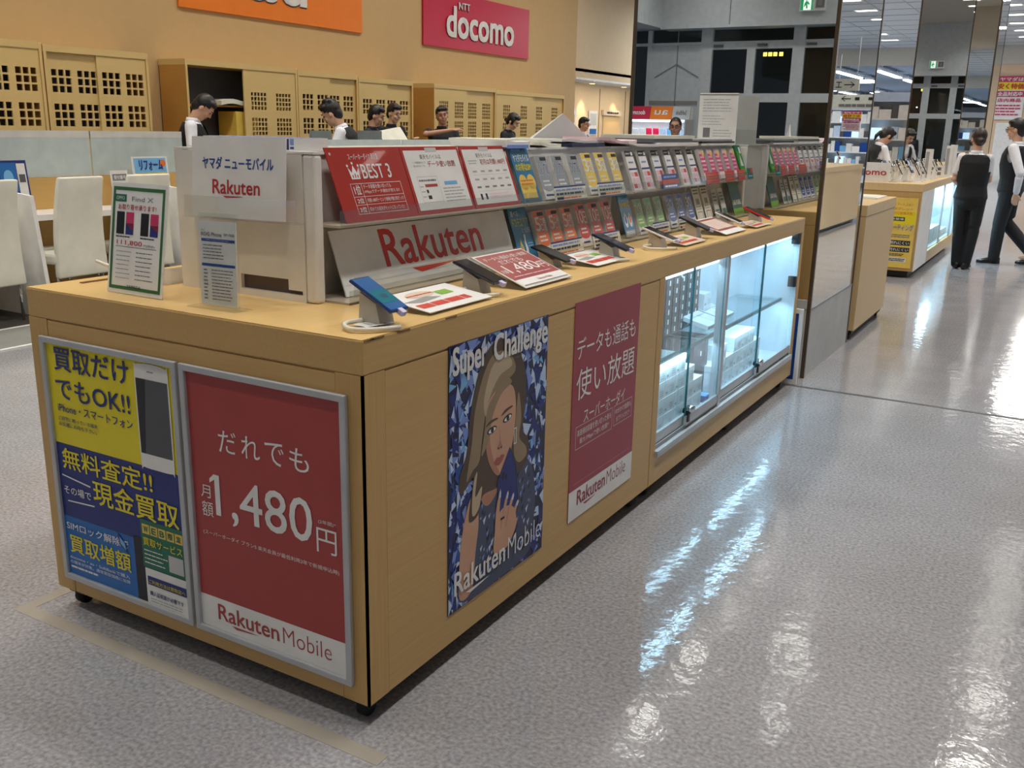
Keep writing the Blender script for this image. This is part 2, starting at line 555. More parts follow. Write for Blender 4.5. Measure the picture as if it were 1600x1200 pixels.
o = MB().box(-14, -13, 5.6, 20, 18, 5.75, 'ceiling').build('ceiling'); struct(o, 'high pale ceiling over the counters')
o = MB().box(-14, 18, 4.3, 20, 34.5, 4.4, 'ceiling_tile').build('ceiling_low'); struct(o, 'lower tiled ceiling over the far sales floor')
m = MB()
for i in range(14): m.box(-14, 18.6 + i * 1.2, 4.292, 20, 18.62 + i * 1.2, 4.3, 'grey_mid')
for i in range(29): m.box(-13.4 + i * 1.2, 18, 4.293, -13.38 + i * 1.2, 34.5, 4.3, 'grey_mid')
o = m.build('trim_5'); struct(o, 'thin grid of grey ceiling tile joints')
o = MB().box(-14, 17.9, 4.3, 20, 18, 5.6, 'ceiling').build('wall_ceiling_step'); struct(o, 'vertical step between high and low ceilings')
o = MB().box(-14, 34.5, 4.45, 20, 96, 4.6, 'ceiling_dark').build('ceiling_far'); struct(o, 'dark ceiling of the far sales hall with tube lights')
o = MB().box(-14, 34.42, 3.75, 20, 34.5, 4.42, 'ceiling').build('wall_far_fascia'); struct(o, 'pale band where the low ceiling meets the far hall')
o = MB().box(-1.9, 34.5, 0, 2.6, 34.7, 4.4, 'wall_far').build('wall_far'); struct(o, 'peach end wall behind the magenta notice')
m = MB(); m.box(-1.36, 34.46, 0, -0.55, 34.5, 1.92, 'white'); m.box(-1.3, 34.44, 0.05, -0.61, 34.46, 1.86, 'paper')
o = m.build('door_3'); struct(o, 'white door in the far peach wall')
o = MB().box(-14, 95.6, 0, 20, 96, 4.5, 'steel_light').build('wall_back'); struct(o, 'far back wall of the hall')
o = MB().box(-14, 30, 0, -13.8, 96, 4.5, 'steel_light').build('wall_west'); struct(o, 'far side wall of the hall')

# mirrored columns
def column(x0, x1, y0, y1, base, label):
    root = empty('mirrored_column', at((x0 + x1) / 2, (y0 + y1) / 2, 0)); struct(root, label); root['category'] = 'column'
    X0, X1 = -(x1 - x0) / 2, (x1 - x0) / 2; Y0, Y1 = -(y1 - y0) / 2, (y1 - y0) / 2
    MB().box(X0 + .012, Y0 + .012, 0, X1 - .012, Y1 - .012, 5.6, 'grey_lt').build('core', root)
    for n, (a, b, c, d) in {'f': (X0 + .02, Y0 + .002, X1 - .02, Y0 + .012), 'b': (X0 + .02, Y1 - .012, X1 - .02, Y1 - .002), 'l': (X0 + .002, Y0 + .02, X0 + .012, Y1 - .02), 'r': (X1 - .012, Y0 + .02, X1 - .002, Y1 - .02)}.items():
        MB().box(a, b, base, c, d, 5.59, 'mirror').build('mirror_panel', root)
        MB().box(a, b, 0, c, d, base - .012, 'grey_lt').build('base_panel', root)
    t = MB()
    for sx, sy in ((X0, Y0), (X1, Y0), (X0, Y1), (X1, Y1)):
        t.box(sx - .002 if sx < 0 else sx - .02, sy - .002 if sy < 0 else sy - .02, 0, sx + .02 if sx < 0 else sx + .002, sy + .02 if sy < 0 else sy + .002, 5.59, 'bronze')
    for z in (base - .012,):
        t.box(X0, Y0, z, X1, Y0 + .012, z + .012, 'alu_dull'); t.box(X0, Y1 - .012, z, X1, Y1, z + .012, 'alu_dull')
        t.box(X0, Y0, z, X0 + .012, Y1, z + .012, 'alu_dull'); t.box(X1 - .012, Y0, z, X1, Y1, z + .012, 'alu_dull')
    t.build('edge_trim', root)
    return root
column(-1.215, 0.03, 4.19, 5.44, 0.43, 'mirror-clad square column at the end of the showcase counter')
column(-1.03, 0.03, 14.0, 15.2, 0.43, 'farther mirror-clad column beyond the counter with the yellow poster')

# entrance wall (seen in the mirrors), glass doors with the night outside
EY = -12.1
m = MB()
def bar(x0, z0, x1, z1, k='beam_grey', d=None):
    d = d or (0.10 if z1 - z0 > 1 else 0.092); m.box(x0, EY - d / 2, z0, x1, EY + d / 2, z1, k)
m.box(-7.5, EY - .2, 3.75, 0.5, EY + .35, 5.6, 'beam_grey'); m.box(-7.5, EY - .2, 3.69, 0.5, EY + .38, 3.75, 'steel_light')
m.box(-10, EY - .2, 3.72, -7.5, -6.5, 5.6, 'steel_light')
for x in (-5.9, -3.0): m.box(x, EY + .35, 3.75, x + .015, EY + .355, 5.6, 'grey_dk')
o = m.build('beam_entrance'); struct(o, 'deep grey beam over the entrance doors')
m = MB()
bar(-8.6, 0, -8.26, 3.7); bar(-7.93, 0, -7.83, 3.7); bar(-7.83, 3.36, -6.52, 3.42); bar(-6.62, 0, -6.35, 3.7); bar(-8.6, 3.36, -7.83, 3.42)
bar(-6.52, 3.25, -4.4, 3.42); bar(-5.54, 0, -5.35, 3.3); bar(-4.53, 0, -4.27, 3.7); bar(-3.54, 0, -3.3, 3.7); bar(-4.4, 3.25, -1, 3.42); bar(-2.4, 0, -2.1, 3.7); bar(-1.2, 0, -0.9, 3.7)
for a, b in ((-6.35, -5.54), (-5.35, -4.53), (-4.27, -3.54), (-3.3, -2.4), (-2.1, -1.2)): bar(a, 2.11, b, 2.3); bar(a, 0, b, 0.12)
o = m.build('wall_entrance_frame'); struct(o, 'grey metal frame of the glazed entrance')
m = MB()
m.box(-7.83, EY - .02, 0, -6.62, EY + .01, 3.36, 'steel_light'); m.box(-7.2, EY + .01, 0, -7.18, EY + .03, 3.7, 'grey_mid'); m.box(-7.83, EY + .01, 2.05, -6.62, EY + .03, 2.13, 'grey_mid')
for s_ in (-1, 1):
    m.T = Matrix.Translation((-7.19, EY + .02, 2.95)) @ Matrix.Rotation(s_ * 0.5, 4, 'Y'); m.box(0 if s_ > 0 else -.62, -.005, -.01, .62 if s_ > 0 else 0, .01, .01, 'grey_mid'); m.T = Matrix.Identity(4)
o = m.build('wall_entrance_panel'); struct(o, 'folded grey shutter panel beside the entrance doors')
wn = 1
for (x0, z0, x1, z1) in ((-8.26, 0.1, -7.93, 3.36), (-8.6, 3.42, -6.62, 3.7), (-6.52, 3.42, -4.53, 3.69), (-4.43, 3.42, -1.0, 3.69)):
    o = MB().box(x0, EY - .012, z0, x1, EY + .012, z1, 'case_glass').build('window_%d' % wn); struct(o, 'dark night window of the entrance'); wn += 1
dn = 1
for a, b in ((-6.35, -5.54), (-5.35, -4.53), (-4.27, -3.54), (-3.3, -2.4)):
    r = empty('glass_door', at((a + b) / 2, EY, 0)); tag(r, ['glazed entrance door next to the folded shutter panel', 'glazed entrance door with lit windows showing through it', 'glazed entrance door under the green exit sign', 'glazed entrance door farthest from the shutter panel'][dn - 1], 'door', 'entrance doors reflected in the columns')
    h = (b - a) / 2
    MB().box(-h, -.012, 2.3, h, .012, 3.25, 'case_glass').build('upper_pane', r)
    MB().box(-h, -.012, .12, h, .012, 2.11, 'case_glass').build('lower_pane', r)
    MB().box(-h + .04, .052, 3.30, -h + .26, .09, 3.35, 'grey_dk').build('door_closer', r)
    dn += 1
m = MB(); m.box(-10, EY - 1.7, 0, 1, EY - 1.5, 5.6, 'black')  # added black backdrop hides the pale world, standing in for night
for x in (-5.62, -5.50, -5.38, -5.24, -4.80): m.box(x, EY - 1.5, 3.20, x + .09, EY - 1.49, 3.29, 'window_lit')
m.box(-4.9, EY - 1.5, 2.55, -4.86, EY - 1.49, 2.59, 'lamp_white')
o = m.build('outside_backdrop'); struct(o, 'black night backdrop added outside the entrance with a few lit windows')

# exit sign on the beam
r = empty('exit_sign', at(-4.09, EY + .36, 3.95)); tag(r, 'green and white running-man exit sign on the grey entrance beam', 'exit sign')
T = fr_short(0, 0, 0) @ Matrix.Translation((0, 0, 0))
T = fr((0, 0, 0), (-1, 0, 0), (0, 0, 1), (0, 1, 0))
m = MB(); m.box(-.27, 0, -.02, .27, .29, .08, 'white'); m.build('housing', r, T, bevel=.006)
m = MB(); m.rect(-.01, .02, .25, .27, 'exit_white', .081); m.rect(.19, .02, .25, .27, 'green_exit', .082); m.rect(-.01, .02, .03, .27, 'green_exit', .082)
m.poly([(.10, .05), (.13, .05), (.14, .12), (.18, .07), (.17, .15), (.14, .20), (.10, .19), (.06, .14), (.08, .12), (.11, .15)], 'green_exit', .082); m.ell(.13, .225, .018, .018, 'green_exit', .082)
m.build('face', r, T)
m = MB(); m.rect(-.25, .05, -.06, .25, 'grey_mid', .081); m.frame2d(-.22, .08, -.09, .22, .012, 'grey_dk', .082); m.build('speaker_grille', r, T)

# ------------------------------------------------------------------ lamps of the shop and added fill lamps
def ceiling_light(label, group, z):
    r = empty('ceiling_light', at(0, 0, z)); tag(r, label, 'light', group)
    h = MB(); h.plate([-.27, -.235, .235, .27], [-.17, -.135, .135, .17], {(1, 1)}, -.02, 0.0, 'white'); h.build('frame', r)
    MB().box(-.235, -.135, -.008, .235, .135, -.002, 'lamp_white').build('diffuser', r)
    return r
first = None
for x in (-6.0, -2.45, 1.21, 4.9):
    for k in range(16):
        y = -10.2 + 1.75 * k
        if (-7 < y < -2) or (x > 4 and y < 8): continue
        if first is None:
            first = ceiling_light('recessed rectangular ceiling light in the high ceiling over the counters', 'recessed lights of the high ceiling', 5.6)
            area_lamp('lamp', (0, 0, -.03), .46, .26, LAMP_W, LAMP_COL, first, spread=125)
            first.matrix_world = at(x, y, 5.6)
        else: dup(first, at(x, y, 5.6))
far = None
for x in (-8.0, -4.4, -0.6, 3.7, 6.9):
    for k in range(6):
        y = 21.4 + 1.95 * k
        if far is None: far = ceiling_light('recessed rectangular light in the low tiled ceiling of the far hall', 'recessed lights of the low ceiling', 4.3); far.matrix_world = at(x, y, 4.3)
        else: dup(far, at(x, y, 4.3))
for y in (22, 28): 
    for x in (-6, 1, 7): area_lamp('lamp_low_ceiling', (x, y, 4.25), 1.2, .6, 230 if x != 1 else 130, (.93, .97, 1) if x != 1 else LAMP_COL)  # added fill lamps under the low ceiling, separate from its fixtures
for x in (-6.0, -2.45, 1.21):
    for y in (-6.7, -4.95, -3.2): dup(far, at(x, y, 5.6), 'recessed rectangular ceiling light in the high ceiling near the entrance', 'recessed lights near the entrance')
tube0 = None
for x in (-14 + 6.9, -11.2, 9.0, 13.5):
    for k in range(6):
        y = 40 + 7.5 * k
        if tube0 is None:
            tube0 = empty('tube_light'); tag(tube0, 'long white fluorescent tube light under the dark far ceiling', 'light', 'tube lights of the far hall')
            m = MB(); m.box(-.14, -2.9, 0, .14, 2.9, .1, 'white'); m.box(-.02, -2, .1, .02, -1.96, .249, 'white'); m.box(-.02, 1.96, .1, .02, 2, .249, 'white'); m.build('housing', tube0)
            MB().box(-.12, -2.85, -.05, .12, 2.85, 0, 'tube_white').build('tube', tube0)
            tube0.matrix_world = at(x, y, 4.2)
        else: dup(tube0, at(x, y, 4.2))
for x in (-8, 10):
    for y in (39, 52, 68): area_lamp('lamp_far_hall', (x, y, 4.1), 3, 3, 1100, (.85, .93, 1))  # added fill lamps without fixtures, brightening the far shelves
d0 = None
for x, y in ((-9.2, 18.4), (-9.2, 20.4), (-9.9, 21.6), (-9.9, 23.6), (-8.7, 22.2), (-8.7, 24.6)):
    if d0 is None:
        d0 = empty('downlight'); tag(d0, 'small round downlight in the alcove ceiling', 'light', 'alcove downlights')
        m = MB(); m.tube([(0, 0, -.02), (0, 0, 0)], .09, 'white', 16); m.build('ring', d0)
        m = MB(); m.tube([(0, 0, -.024), (0, 0, -.02)], .07, 'lamp_warm', 16); m.build('lens', d0)
        d0.matrix_world = at(x, y, 2.6)
    else: dup(d0, at(x, y, 2.6))
for y in (21.6, 23.6):
    d = bpy.data.lights.new('downlight_lamp', 'SPOT'); d.energy = 60; d.color = (1, .7, .42); d.spot_size = 1.1; d.spot_blend = .5; d.shadow_soft_size = .05
    o = bpy.data.objects.new('downlight_lamp', d); COL.objects.link(o); o.location = (-9.9, y, 2.56); o.rotation_euler = (0, radians(8), 0)
area_lamp('lamp_alcove', (-9.1, 21.5, 2.57), 1.2, 6, 60, (1, .9, .75))

# ================================================================== MAIN COUNTER
W, L, LJ, H = 1.21, 3.976, 1.78, 0.99
B0, HB = 0.065, 0.908     # underside of the bodies, underside of the worktop band
def caster(parent, x, y):
    r = MB(); r.box(-.03, -.03, .045, .03, .03, .066, 'black')
    r.rings([((-.012, 0, .028), (0, 1, 0), (0, 0, 1), .027, .027), ((.012, 0, .028), (0, 1, 0), (0, 0, 1), .027, .027)], 'rubber', 16)
    r.box(-.02, -.012, .03, .02, .012, .05, 'black')
    return r.build('caster', parent, Matrix.Translation((x, y, 0)))

# worktop: continuous over both units
r = empty('worktop', at(0, 0, 0)); tag(r, 'continuous light wood worktop over the counter with the framed posters', 'worktop')
MB().box(-W, 0, HB, 0, L, H, 'wood').build('deck', r, bevel=.004)
MB().box(-W + .002, .002, H, -.002, L - .002, H + .0012, 'wood_top').build('top_laminate', r)
m = MB(); m.box(-1.15, .13, H + .0012, -1.135, .62, H + .004, 'groove'); m.build('cable_slot', r)
m = MB()
for y, w, d in ((.008, .035, .004), (.03, .05, .003), (.13, .03, .0035), (.16, .02, .002), (.33, .05, .002)): m.box(-.005, y, H - .004, .0012, y + w, H - .001, 'groove')
m.build('chipped_edge', r)

# end unit with the posters
r = empty('display_counter', at(0, 0, 0)); tag(r, 'light wood counter end unit on casters carrying the framed red and yellow posters', 'counter')
MB().box(-W + .006, .006, B0, -.006, LJ - .001, HB, 'wood_v').build('body', r)
m = MB()
m.box(-.08, 0, B0, 0, .006, HB, 'wood_v'); m.box(-.006, 0, B0, 0, .08, HB, 'wood_v')
m.build('corner_stile', r)
MB().box(-W, 0, B0, -W + .08, .006, HB, 'wood_v').build('corner_stile', r)
MB().box(-W + .082, .001, B0, -.082, .006, HB - .004, 'wood_x').build('end_panel', r)
MB().box(-.006, .082, B0, -.001, LJ - .004, HB - .004, 'wood').build('side_panel', r)
MB().box(-W + .06, .06, .02, -.06, LJ - .02, B0, 'black').build('undercarriage', r)
for x, y in ((-W + .05, .05), (-.05, .05), (-.6, .08), (-W + .05, LJ - .08), (-.05, LJ - .08)): caster(r, x, y)

# showcase unit
SY0, SY1, SZ0, SZ1 = 1.835, 3.925, .205, .908
XB = -.34
r = empty('showcase_counter', at(0, 0, 0)); tag(r, 'light wood counter unit with a lit glass showcase of boxed handsets', 'showcase')
m = MB()
m.box(-W, LJ + .001, B0, XB - .01, L, HB, 'wood_v')
m.box(XB - .01, LJ + .001, B0, 0, SY0, HB, 'wood_v'); m.box(XB - .01, SY1, B0, 0, L, HB, 'wood_v')
m.box(XB - .01, SY0, B0, 0, SY1, SZ0 - .03, 'wood')
m.build('body', r)
m = MB(); m.box(XB - .009, SY0 + .001, SZ0 - .03, -.045, SY1 - .001, SZ0, 'case_white'); m.box(XB - .009, SY0 + .001, SZ0, XB, SY1 - .001, HB - .001, 'case_white')
m.box(XB, SY0 + .001, SZ0, -.004, SY0 + .0035, HB - .001, 'case_white'); m.box(XB, SY1 - .0035, SZ0, -.004, SY1 - .001, HB - .001, 'case_white'); m.box(XB, SY0, HB - .008, -.05, SY1, HB - .001, 'case_white')
m.build('lining', r)
m = MB(); m.box(-.045, SY0 + .001, SZ0 - .03, .012, SY1 - .001, SZ0 - .012, 'alu'); m.box(-.04, SY0 + .001, SZ0 - .012, -.034, SY1 - .001, SZ0 + .006, 'alu_dull'); m.box(-.022, SY0 + .001, SZ0 - .012, -.016, SY1 - .001, SZ0 + .006, 'alu_dull'); m.box(-.004, SY0 + .001, SZ0 - .012, .011, SY1 - .001, SZ0 - .004, 'alu')
m.build('door_track', r)
MB().box(-.048, 2.62, SZ0, -.004, 2.655, HB - .002, 'alu').build('mullion', r)
for k, (a, b, x) in enumerate(((SY0 + .004, 2.245, -.030), (2.205, 2.62, -.014), (2.655, 3.30, -.030), (3.255, SY1 - .004, -.014))):
    g = MB().box(x - .003, a, SZ0 + .05, x + .003, b, HB - .004, 'case_glass').build('sliding_glass', r)
    m = MB(); m.box(x - .006, a, SZ0 + .008, x + .006, b, SZ0 + .05, 'alu'); m.build('bottom_rail', g)
    e = a if k % 2 else b
    MB().box(x - .0035, e - .004, SZ0 + .05, x + .0035, e, HB - .004, 'glass_edge').build('glass_edge', g)
for y in (2.225, 3.275):
    m = MB(); m.tube([(-.012, y, .285), (.018, y, .285)], .016, 'chrome', 14); m.tube([(-.03, y, .272), (.002, y, .272)], .012, 'black', 10); m.box(-.016, y - .01, .225, -.002, y + .01, .27, 'black')
    m.build('cylinder_lock', r)
MB().box(-.046, SY1 - .03, .60, -.004, SY1 - .001, .66, 'black').build('door_buffer', r)
MB().box(-.046, SY1 - .03, .845, -.004, SY1 - .001, .905, 'black').build('door_buffer', r)
MB().box(XB + .005, SY0 + .006, .520, -.075, SY1 - .012, .528, 'case_glass').build('glass_shelf', r)
m = MB(); m.box(-.085, SY0 + .006, .512, -.075, SY1 - .012, .530, 'glass_edge'); m.build('shelf_edge', r)
for y in (SY0 + .01, 2.6, SY1 - .02): MB().box(XB, y, .506, -.1, y + .012, .519, 'chrome').build('shelf_bracket', r)
m = MB(); m.box(-.075, SY0 + .02, HB - .03, -.05, SY1 - .02, HB - .012, 'led'); m.build('led_strip', r)
MB().box(-W + .06, LJ + .02, .02, -.06, L - .06, B0, 'black').build('undercarriage', r)
for x, y in ((-.05, LJ + .08), (-.05, 2.9), (-.05, L - .08), (-W + .05, L - .08)): caster(r, x, y)
area_lamp('led_lamp', (-.066, (SY0 + SY1) / 2, HB - .032), .03, SY1 - SY0 - .1, 6.5, (.48, .78, 1.0), r, rot=(0, radians(14), 0))
area_lamp('led_lamp', (-.062, (SY0 + SY1) / 2, .505), .03, SY1 - SY0 - .1, 4.5, (.48, .78, 1.0), r, rot=(0, radians(14), 0))

# ---- stock in the showcase
def white_box(w, d, h):
    m = MB(); m.box(0, 0, 0, d, w, h - .03, 'case_box'); m.box(-.0012, -.0012, h - .029, d + .0012, w + .0012, h, 'case_box')
    T0 = m.T; m.T = fr_long(d, 0, 0)
    m.lines(w * .55, .012, w * .92, .04, 3, 'ink_light', .0016, .4, 3); m.rect(.008, .012, .028, .022, 'ink_light', .0016)
    m.T = T0
    m.T = fr((0, 0, h), (0, 1, 0), (-1, 0, 0), (0, 0, 1)); m.ell(w * .5, -d * .35, w * .22, .018, 'ink', .0008, 14); m.T = Matrix.Identity(4)
    return m
wb = white_box(.115, .19, .075).build('handset_box', mw=at(-.26, 1.85, SZ0))
G1 = 'white handset boxes stacked on the showcase floor'
tag(wb, 'white handset box in the tall stack at the near end of the showcase floor', 'box', G1)
def boxes(proto, spots, label, group):
    for i, (x, y, z) in enumerate(spots): dup(proto, at(x, y, z), label, group)
heights = ((1.97, 4), (2.09, 4), (2.21, 4), (2.33, 3), (2.45, 2))
sp = []
for k in range(1, 4): sp.append((-.26, 1.85, SZ0 + .0755 * k))
for y, n in heights:
    for k in range(n): sp.append((-.26, y, SZ0 + .0755 * k))
boxes(wb, sp, None, None)
sp = []
for y, n in ((2.74, 2), (2.86, 3), (2.98, 2), (3.10, 3), (3.22, 3), (3.34, 3), (3.46, 2)):
    for k in range(n): sp.append((-.28, y, SZ0 + .0755 * k))
boxes(wb, sp, 'white handset box in the stacks beyond the showcase mullion, on its floor', G1)
# dark boxes
def dark_box(w, d, h, key):
    m = MB(); m.box(0, 0, 0, d, w, h, key); m.T = fr_long(d, 0, 0)
    for q in (.25, .75): m.rect(w * .5 - .008, h * q - .012, w * .5 + .008, h * q + .012, 'paper', .0008)
    m.T = Matrix.Identity(4); return m
db = dark_box(.075, .1, .09, 'boxbrown').build('handset_box', mw=at(XB + .01, 1.86, .53))
G2 = 'dark handset boxes stacked on the glass shelf'
tag(db, 'dark brown handset box with pale stickers stacked on the glass shelf at the near end', 'box', G2)
sp = []
for y in (1.86, 2.07, 2.15, 2.28, 2.37, 2.46, 2.55, 2.64, 2.73, 2.83):
    for k in range(4):
        if (y, k) != (1.86, 0): sp.append((XB + .01, y, .53 + .0905 * k))
boxes(db, sp, None, None)
pb = white_box(.1, .12, .07).build('handset_box', mw=at(XB + .01, 1.955, .53))
tag(pb, 'pale blue-white box in the column between dark boxes on the glass shelf', 'box', 'pale boxes on the glass shelf')
boxes(pb, [(XB + .01, 1.955, .53 + .0705 * k) for k in range(1, 5)] + [(XB + .01, 2.93, .53), (XB + .01, 2.93, .6005)], None, None)
bb = dark_box(.2, .17, .30, 'boxdark').build('carton', mw=at(-.29, 2.40 + .17, SZ0 + .0005)); tag(bb, 'large dark carton with pale stickers standing on the showcase floor before the mullion', 'box')
m = MB(); m.box(0, 0, 0, .11, .09, .03, 'navy'); m.rect(.01, .01, .1, .08, 'sky_blue', .0305); o = m.build('box', mw=at(-.17, 2.62, SZ0)); o.name = 'booklet'; tag(o, 'thick blue booklet lying on the showcase floor before the dark carton', 'booklet')
# open display boxes on the shelf
def tray():
    r = empty('open_box')
    m = MB(); m.box(0, 0, 0, .19, .20, .02, 'case_box'); m.build('tray', r)
    m = MB(); m.rect(.015, .01, .175, .085, 'white_gloss', .0205); m.rect(.015, .105, .175, .19, 'white_gloss', .0205); m.rect(.09, .008, .096, .192, 'grey_mid', .021); m.rect(.02, .03, .05, .06, 'yellow_soft', .0215); m.rect(.02, .125, .05, .16, 'yellow_soft', .0215); m.build('insert', r)
    return r
t0 = tray(); TL = Matrix.Rotation(radians(14), 4, 'Y')
t0.matrix_world = Matrix.Translation((-.29, 2.70, .585)) @ TL; tag(t0, 'opened white box with yellow tags on glass shelf, near one of the pair', 'box', 'opened white boxes on the glass shelf')
t1 = dup(t0, Matrix.Translation((-.30, 2.92, .590)) @ TL, 'opened white box with yellow tags on glass shelf, far one of the pair')
m = MB(); m.box(-.33, 2.66, .53, -.12, 2.70, .548, 'clear'); m.box(-.33, 3.1, .53, -.12, 3.14, .548, 'clear'); m.prism([(-.31, .53), (-.29, .585), (-.10, .535), (-.10, .53)], 1, 2.74, 3.1, 'clear'); o = m.build('display_riser'); tag(o, 'clear acrylic riser holding up the opened white boxes', 'stand')
m = MB(); m.tube(catmull([(-.2, 2.50, .90), (-.16, 2.46, .86), (-.19, 2.42, .83), (-.2, 2.47, .85), (-.17, 2.5, .81)], 6, False), .004, 'cable'); o = m.build('cable'); tag(o, 'loose white cable looping under the showcase top', 'cable')

# panel leaning in the gap before the column
m = MB(); m.box(0, 0, 0, .42, .03, .455, 'white')
m.box(.36, -.002, .03, .40, 0, .43, 'blue_deep'); o = m.build('folded_board', mw=at(-.39, 4.01, .0), bevel=.002); tag(o, 'white folded board with blue stripe standing between showcase and mirrored column', 'board')

# ---- posters on the counter end
def framed(name, mw, w, h, label):
    r = empty(name, mw); tag(r, label, 'poster')
    MB().plate([0, .018, w - .018, w], [0, .018, h - .018, h], {(1, 1)}, 0, .014, 'alu').build('frame', r, bevel=.003)
    return r
PY = framed('framed_poster', fr_short(-1.156, -.0005, .112), .556, .748, 'aluminium framed yellow and blue trade-in poster on the counter end')
m = MB(); w, h = .556, .748
m.box(.016, .016, .001, w - .016, h - .016, .004, 'yellow'); z = .0046
ox, oz = 1.156, -.112
def px(x): return x + 1.156
def pz(zz): return zz - .112
m.rect(.018, .018, w - .018, pz(.546), 'navy', z)
m.rect(.018, .018, pz(.0) + .0 + .352 + .112, pz(.318), 'blue', z + .0004)
z += .001
T_ = lambda s, x0, z0, x1, z1, k, b=.02, **kw: m.text(s, px(x0), pz(z0), px(x1), pz(z1), k, z + .0006, b, **kw)
T_('買取だけ', -1.107, .766, -.79, .834, 'navy', .022)
T_('でもOK!!', -1.110, .683, -.795, .745, 'navy', .022)
T_('iPhone・スマートフォン', -1.11, .643, -.79, .669, 'navy', .02)
T_('ご自宅に眠っている端末', -1.112, .618, -.94, .630, 'navy', .01); T_('お気軽にお持ち下さい。', -1.112, .600, -.945, .612, 'navy', .01)
T_('無料査定!!', -1.115, .470, -.73, .535, 'yellow', .022)
T_('現金買取', -.989, .385, -.635, .460, 'yellow', .022); T_('その場で', -1.122, .39, -1.0, .416, 'white', .015)
m.poly([(px(-1.125), pz(.445)), (px(-1.0), pz(.43)), (px(-1.0), pz(.435)), (px(-1.125), pz(.449))], 'white', z); m.poly([(px(-1.11), pz(.366)), (px(-.99), pz(.373)), (px(-.99), pz(.377)), (px(-1.11), pz(.370))], 'white', z)
T_('SIMロック解除で', -1.128, .275, -.853, .302, 'white', .015)
T_('買取増額', -1.122, .202, -.851, .262, 'yellow', .022)
T_('docomo・au・SoftBankで購入', -1.128, .180, -.86, .192, 'white', .0); T_('の端末が対象。通常買取価格に加算', -1.128, .165, -.86, .176, 'white', .0); m.lines(px(-1.128), pz(.148), px(-1.0), pz(.160), 1, 'white', z, .5)
m.rect(px(-.83), .018, px(-.79), pz(.325), 'ink', z); m.rect(px(-.795), pz(.24), w - .018, pz(.385), 'green_dk', z + .0003); m.rect(px(-.79), .018, w - .018, pz(.238), 'paper', z + .0003)
z += .001
for i, ch in enumerate('WEB限定'):
    x0 = -.788 + i * .033; m.rect(px(x0), pz(.343), px(x0 + .029), pz(.372), 'yellow_soft', z); m.text(ch, px(x0 + .005), pz(.348), px(x0 + .024), pz(.367), 'green_dk', z + .0006, .04)
T_('買取サービス', -.787, .308, -.63, .333, 'yellow', .015)
m.lines(px(-.787), pz(.25), px(-.69), pz(.30), 4, 'white', z, .25, 5); m.rect(px(-.688), pz(.25), px(-.63), pz(.30), 'grey_lt', z)
m.rect(px(-.782), pz(.188), px(-.625), pz(.215), 'navy', z); m.text('ご利用方法は買取店へ', px(-.778), pz(.192), px(-.63), pz(.205), 'yellow', z + .0006, .01)
T_('購入証明書が必要です', -.776, .156, -.640, .170, 'navy', .02); m.lines(px(-.776), pz(.134), px(-.64), pz(.150), 2, 'ink_light', z, .3, 8)
# telephone picture
m.blob([(px(-.766), pz(.815)), (px(-.757), pz(.832)), (px(-.70), pz(.838)), (px(-.645), pz(.832)), (px(-.636), pz(.815)), (px(-.636), pz(.56)), (px(-.645), pz(.545)), (px(-.70), pz(.543)), (px(-.756), pz(.545)), (px(-.766), pz(.56))], 'paper', z)
m.rect(px(-.762), pz(.585), px(-.640), pz(.795), 'grey_dk', z + .0005); m.poly([(px(-.762), pz(.795)), (px(-.725), pz(.795)), (px(-.745), pz(.585)), (px(-.762), pz(.585))], 'ink', z + .0008)
m.rect(px(-.715), pz(.815), px(-.690), pz(.819), 'grey_mid', z + .0008)
m.poly([(px(-.897), pz(.318)), (px(-.865), pz(.292)), (px(-.86), pz(.262)), (px(-.892), pz(.285))], 'navy', z); m.poly([(px(-.89), pz(.308)), (px(-.868), pz(.290)), (px(-.864), pz(.27)), (px(-.887), pz(.287))], 'sky_blue', z + .0005)
m.build('sheet', PY)

PR = framed('framed_poster', fr_short(-.588, -.0005, .112), .545, .748, 'aluminium framed red monthly price poster on the counter end')
m = MB(); w, h = .545, .748
m.box(.016, .016, .001, w - .016, h - .016, .004, 'red_wine'); z = .0046
def px(x): return x + .588
m.rect(.018, .018, w - .018, pz(.222), 'paper', z)
T_ = lambda s, x0, z0, x1, z1, k, b=.0, **kw: m.text(s, px(x0), pz(z0), px(x1), pz(z1), k, z + .0006, b, **kw)
for i, ch in enumerate('だれでも'): T_(ch, -.466 + i * .080, .644, -.466 + i * .080 + .062, .703, 'paper', -.0)
T_('1,480', -.490, .446, -.160, .578, 'paper', .012); m.poly([(px(-.490), pz(.578)), (px(-.508), pz(.562)), (px(-.508), pz(.551)), (px(-.485), pz(.566))], 'paper', z + .0006)
T_('月', -.542, .506, -.507, .541, 'paper'); T_('額', -.542, .454, -.501, .496, 'paper'); T_('円', -.148, .449, -.085, .513, 'paper')
T_('(2年間)*', -.141, .523, -.086, .535, 'paper')
T_('(スーパーホーダイ プランS 楽天会員が最低利用3年で新規申込時)', -.543, .400, -.080, .414, 'paper')
def logo(m, x0, y0, x1, y1, k, z, mobile=True, k2=None):
    # wordmark with the wedge under it, second word thinner
    w = x1 - x0; h = y1 - y0
    e = x0 + w * (.555 if mobile else 1.0)
    m.text('Rakuten', x0, y0 + h * .22, e, y1, k, z, .028)
    ww = e - x0
    m.poly([(x0 + ww * .22, y0 + h * .12), (x0 + ww * .68, y0 + h * .12), (x0 + ww * .52, y0 + h * .06), (x0 + ww * .30, y0)], k, z)
    if mobile: m.text('Mobile', x0 + w * .59, y0 + h * .22, x1, y1 - h * .02, k2 or k, z, -.012)
logo(m, px(-.507), pz(.146), px(-.112), pz(.206), 'red_wine', z + .0006)
m.build('sheet', PR)

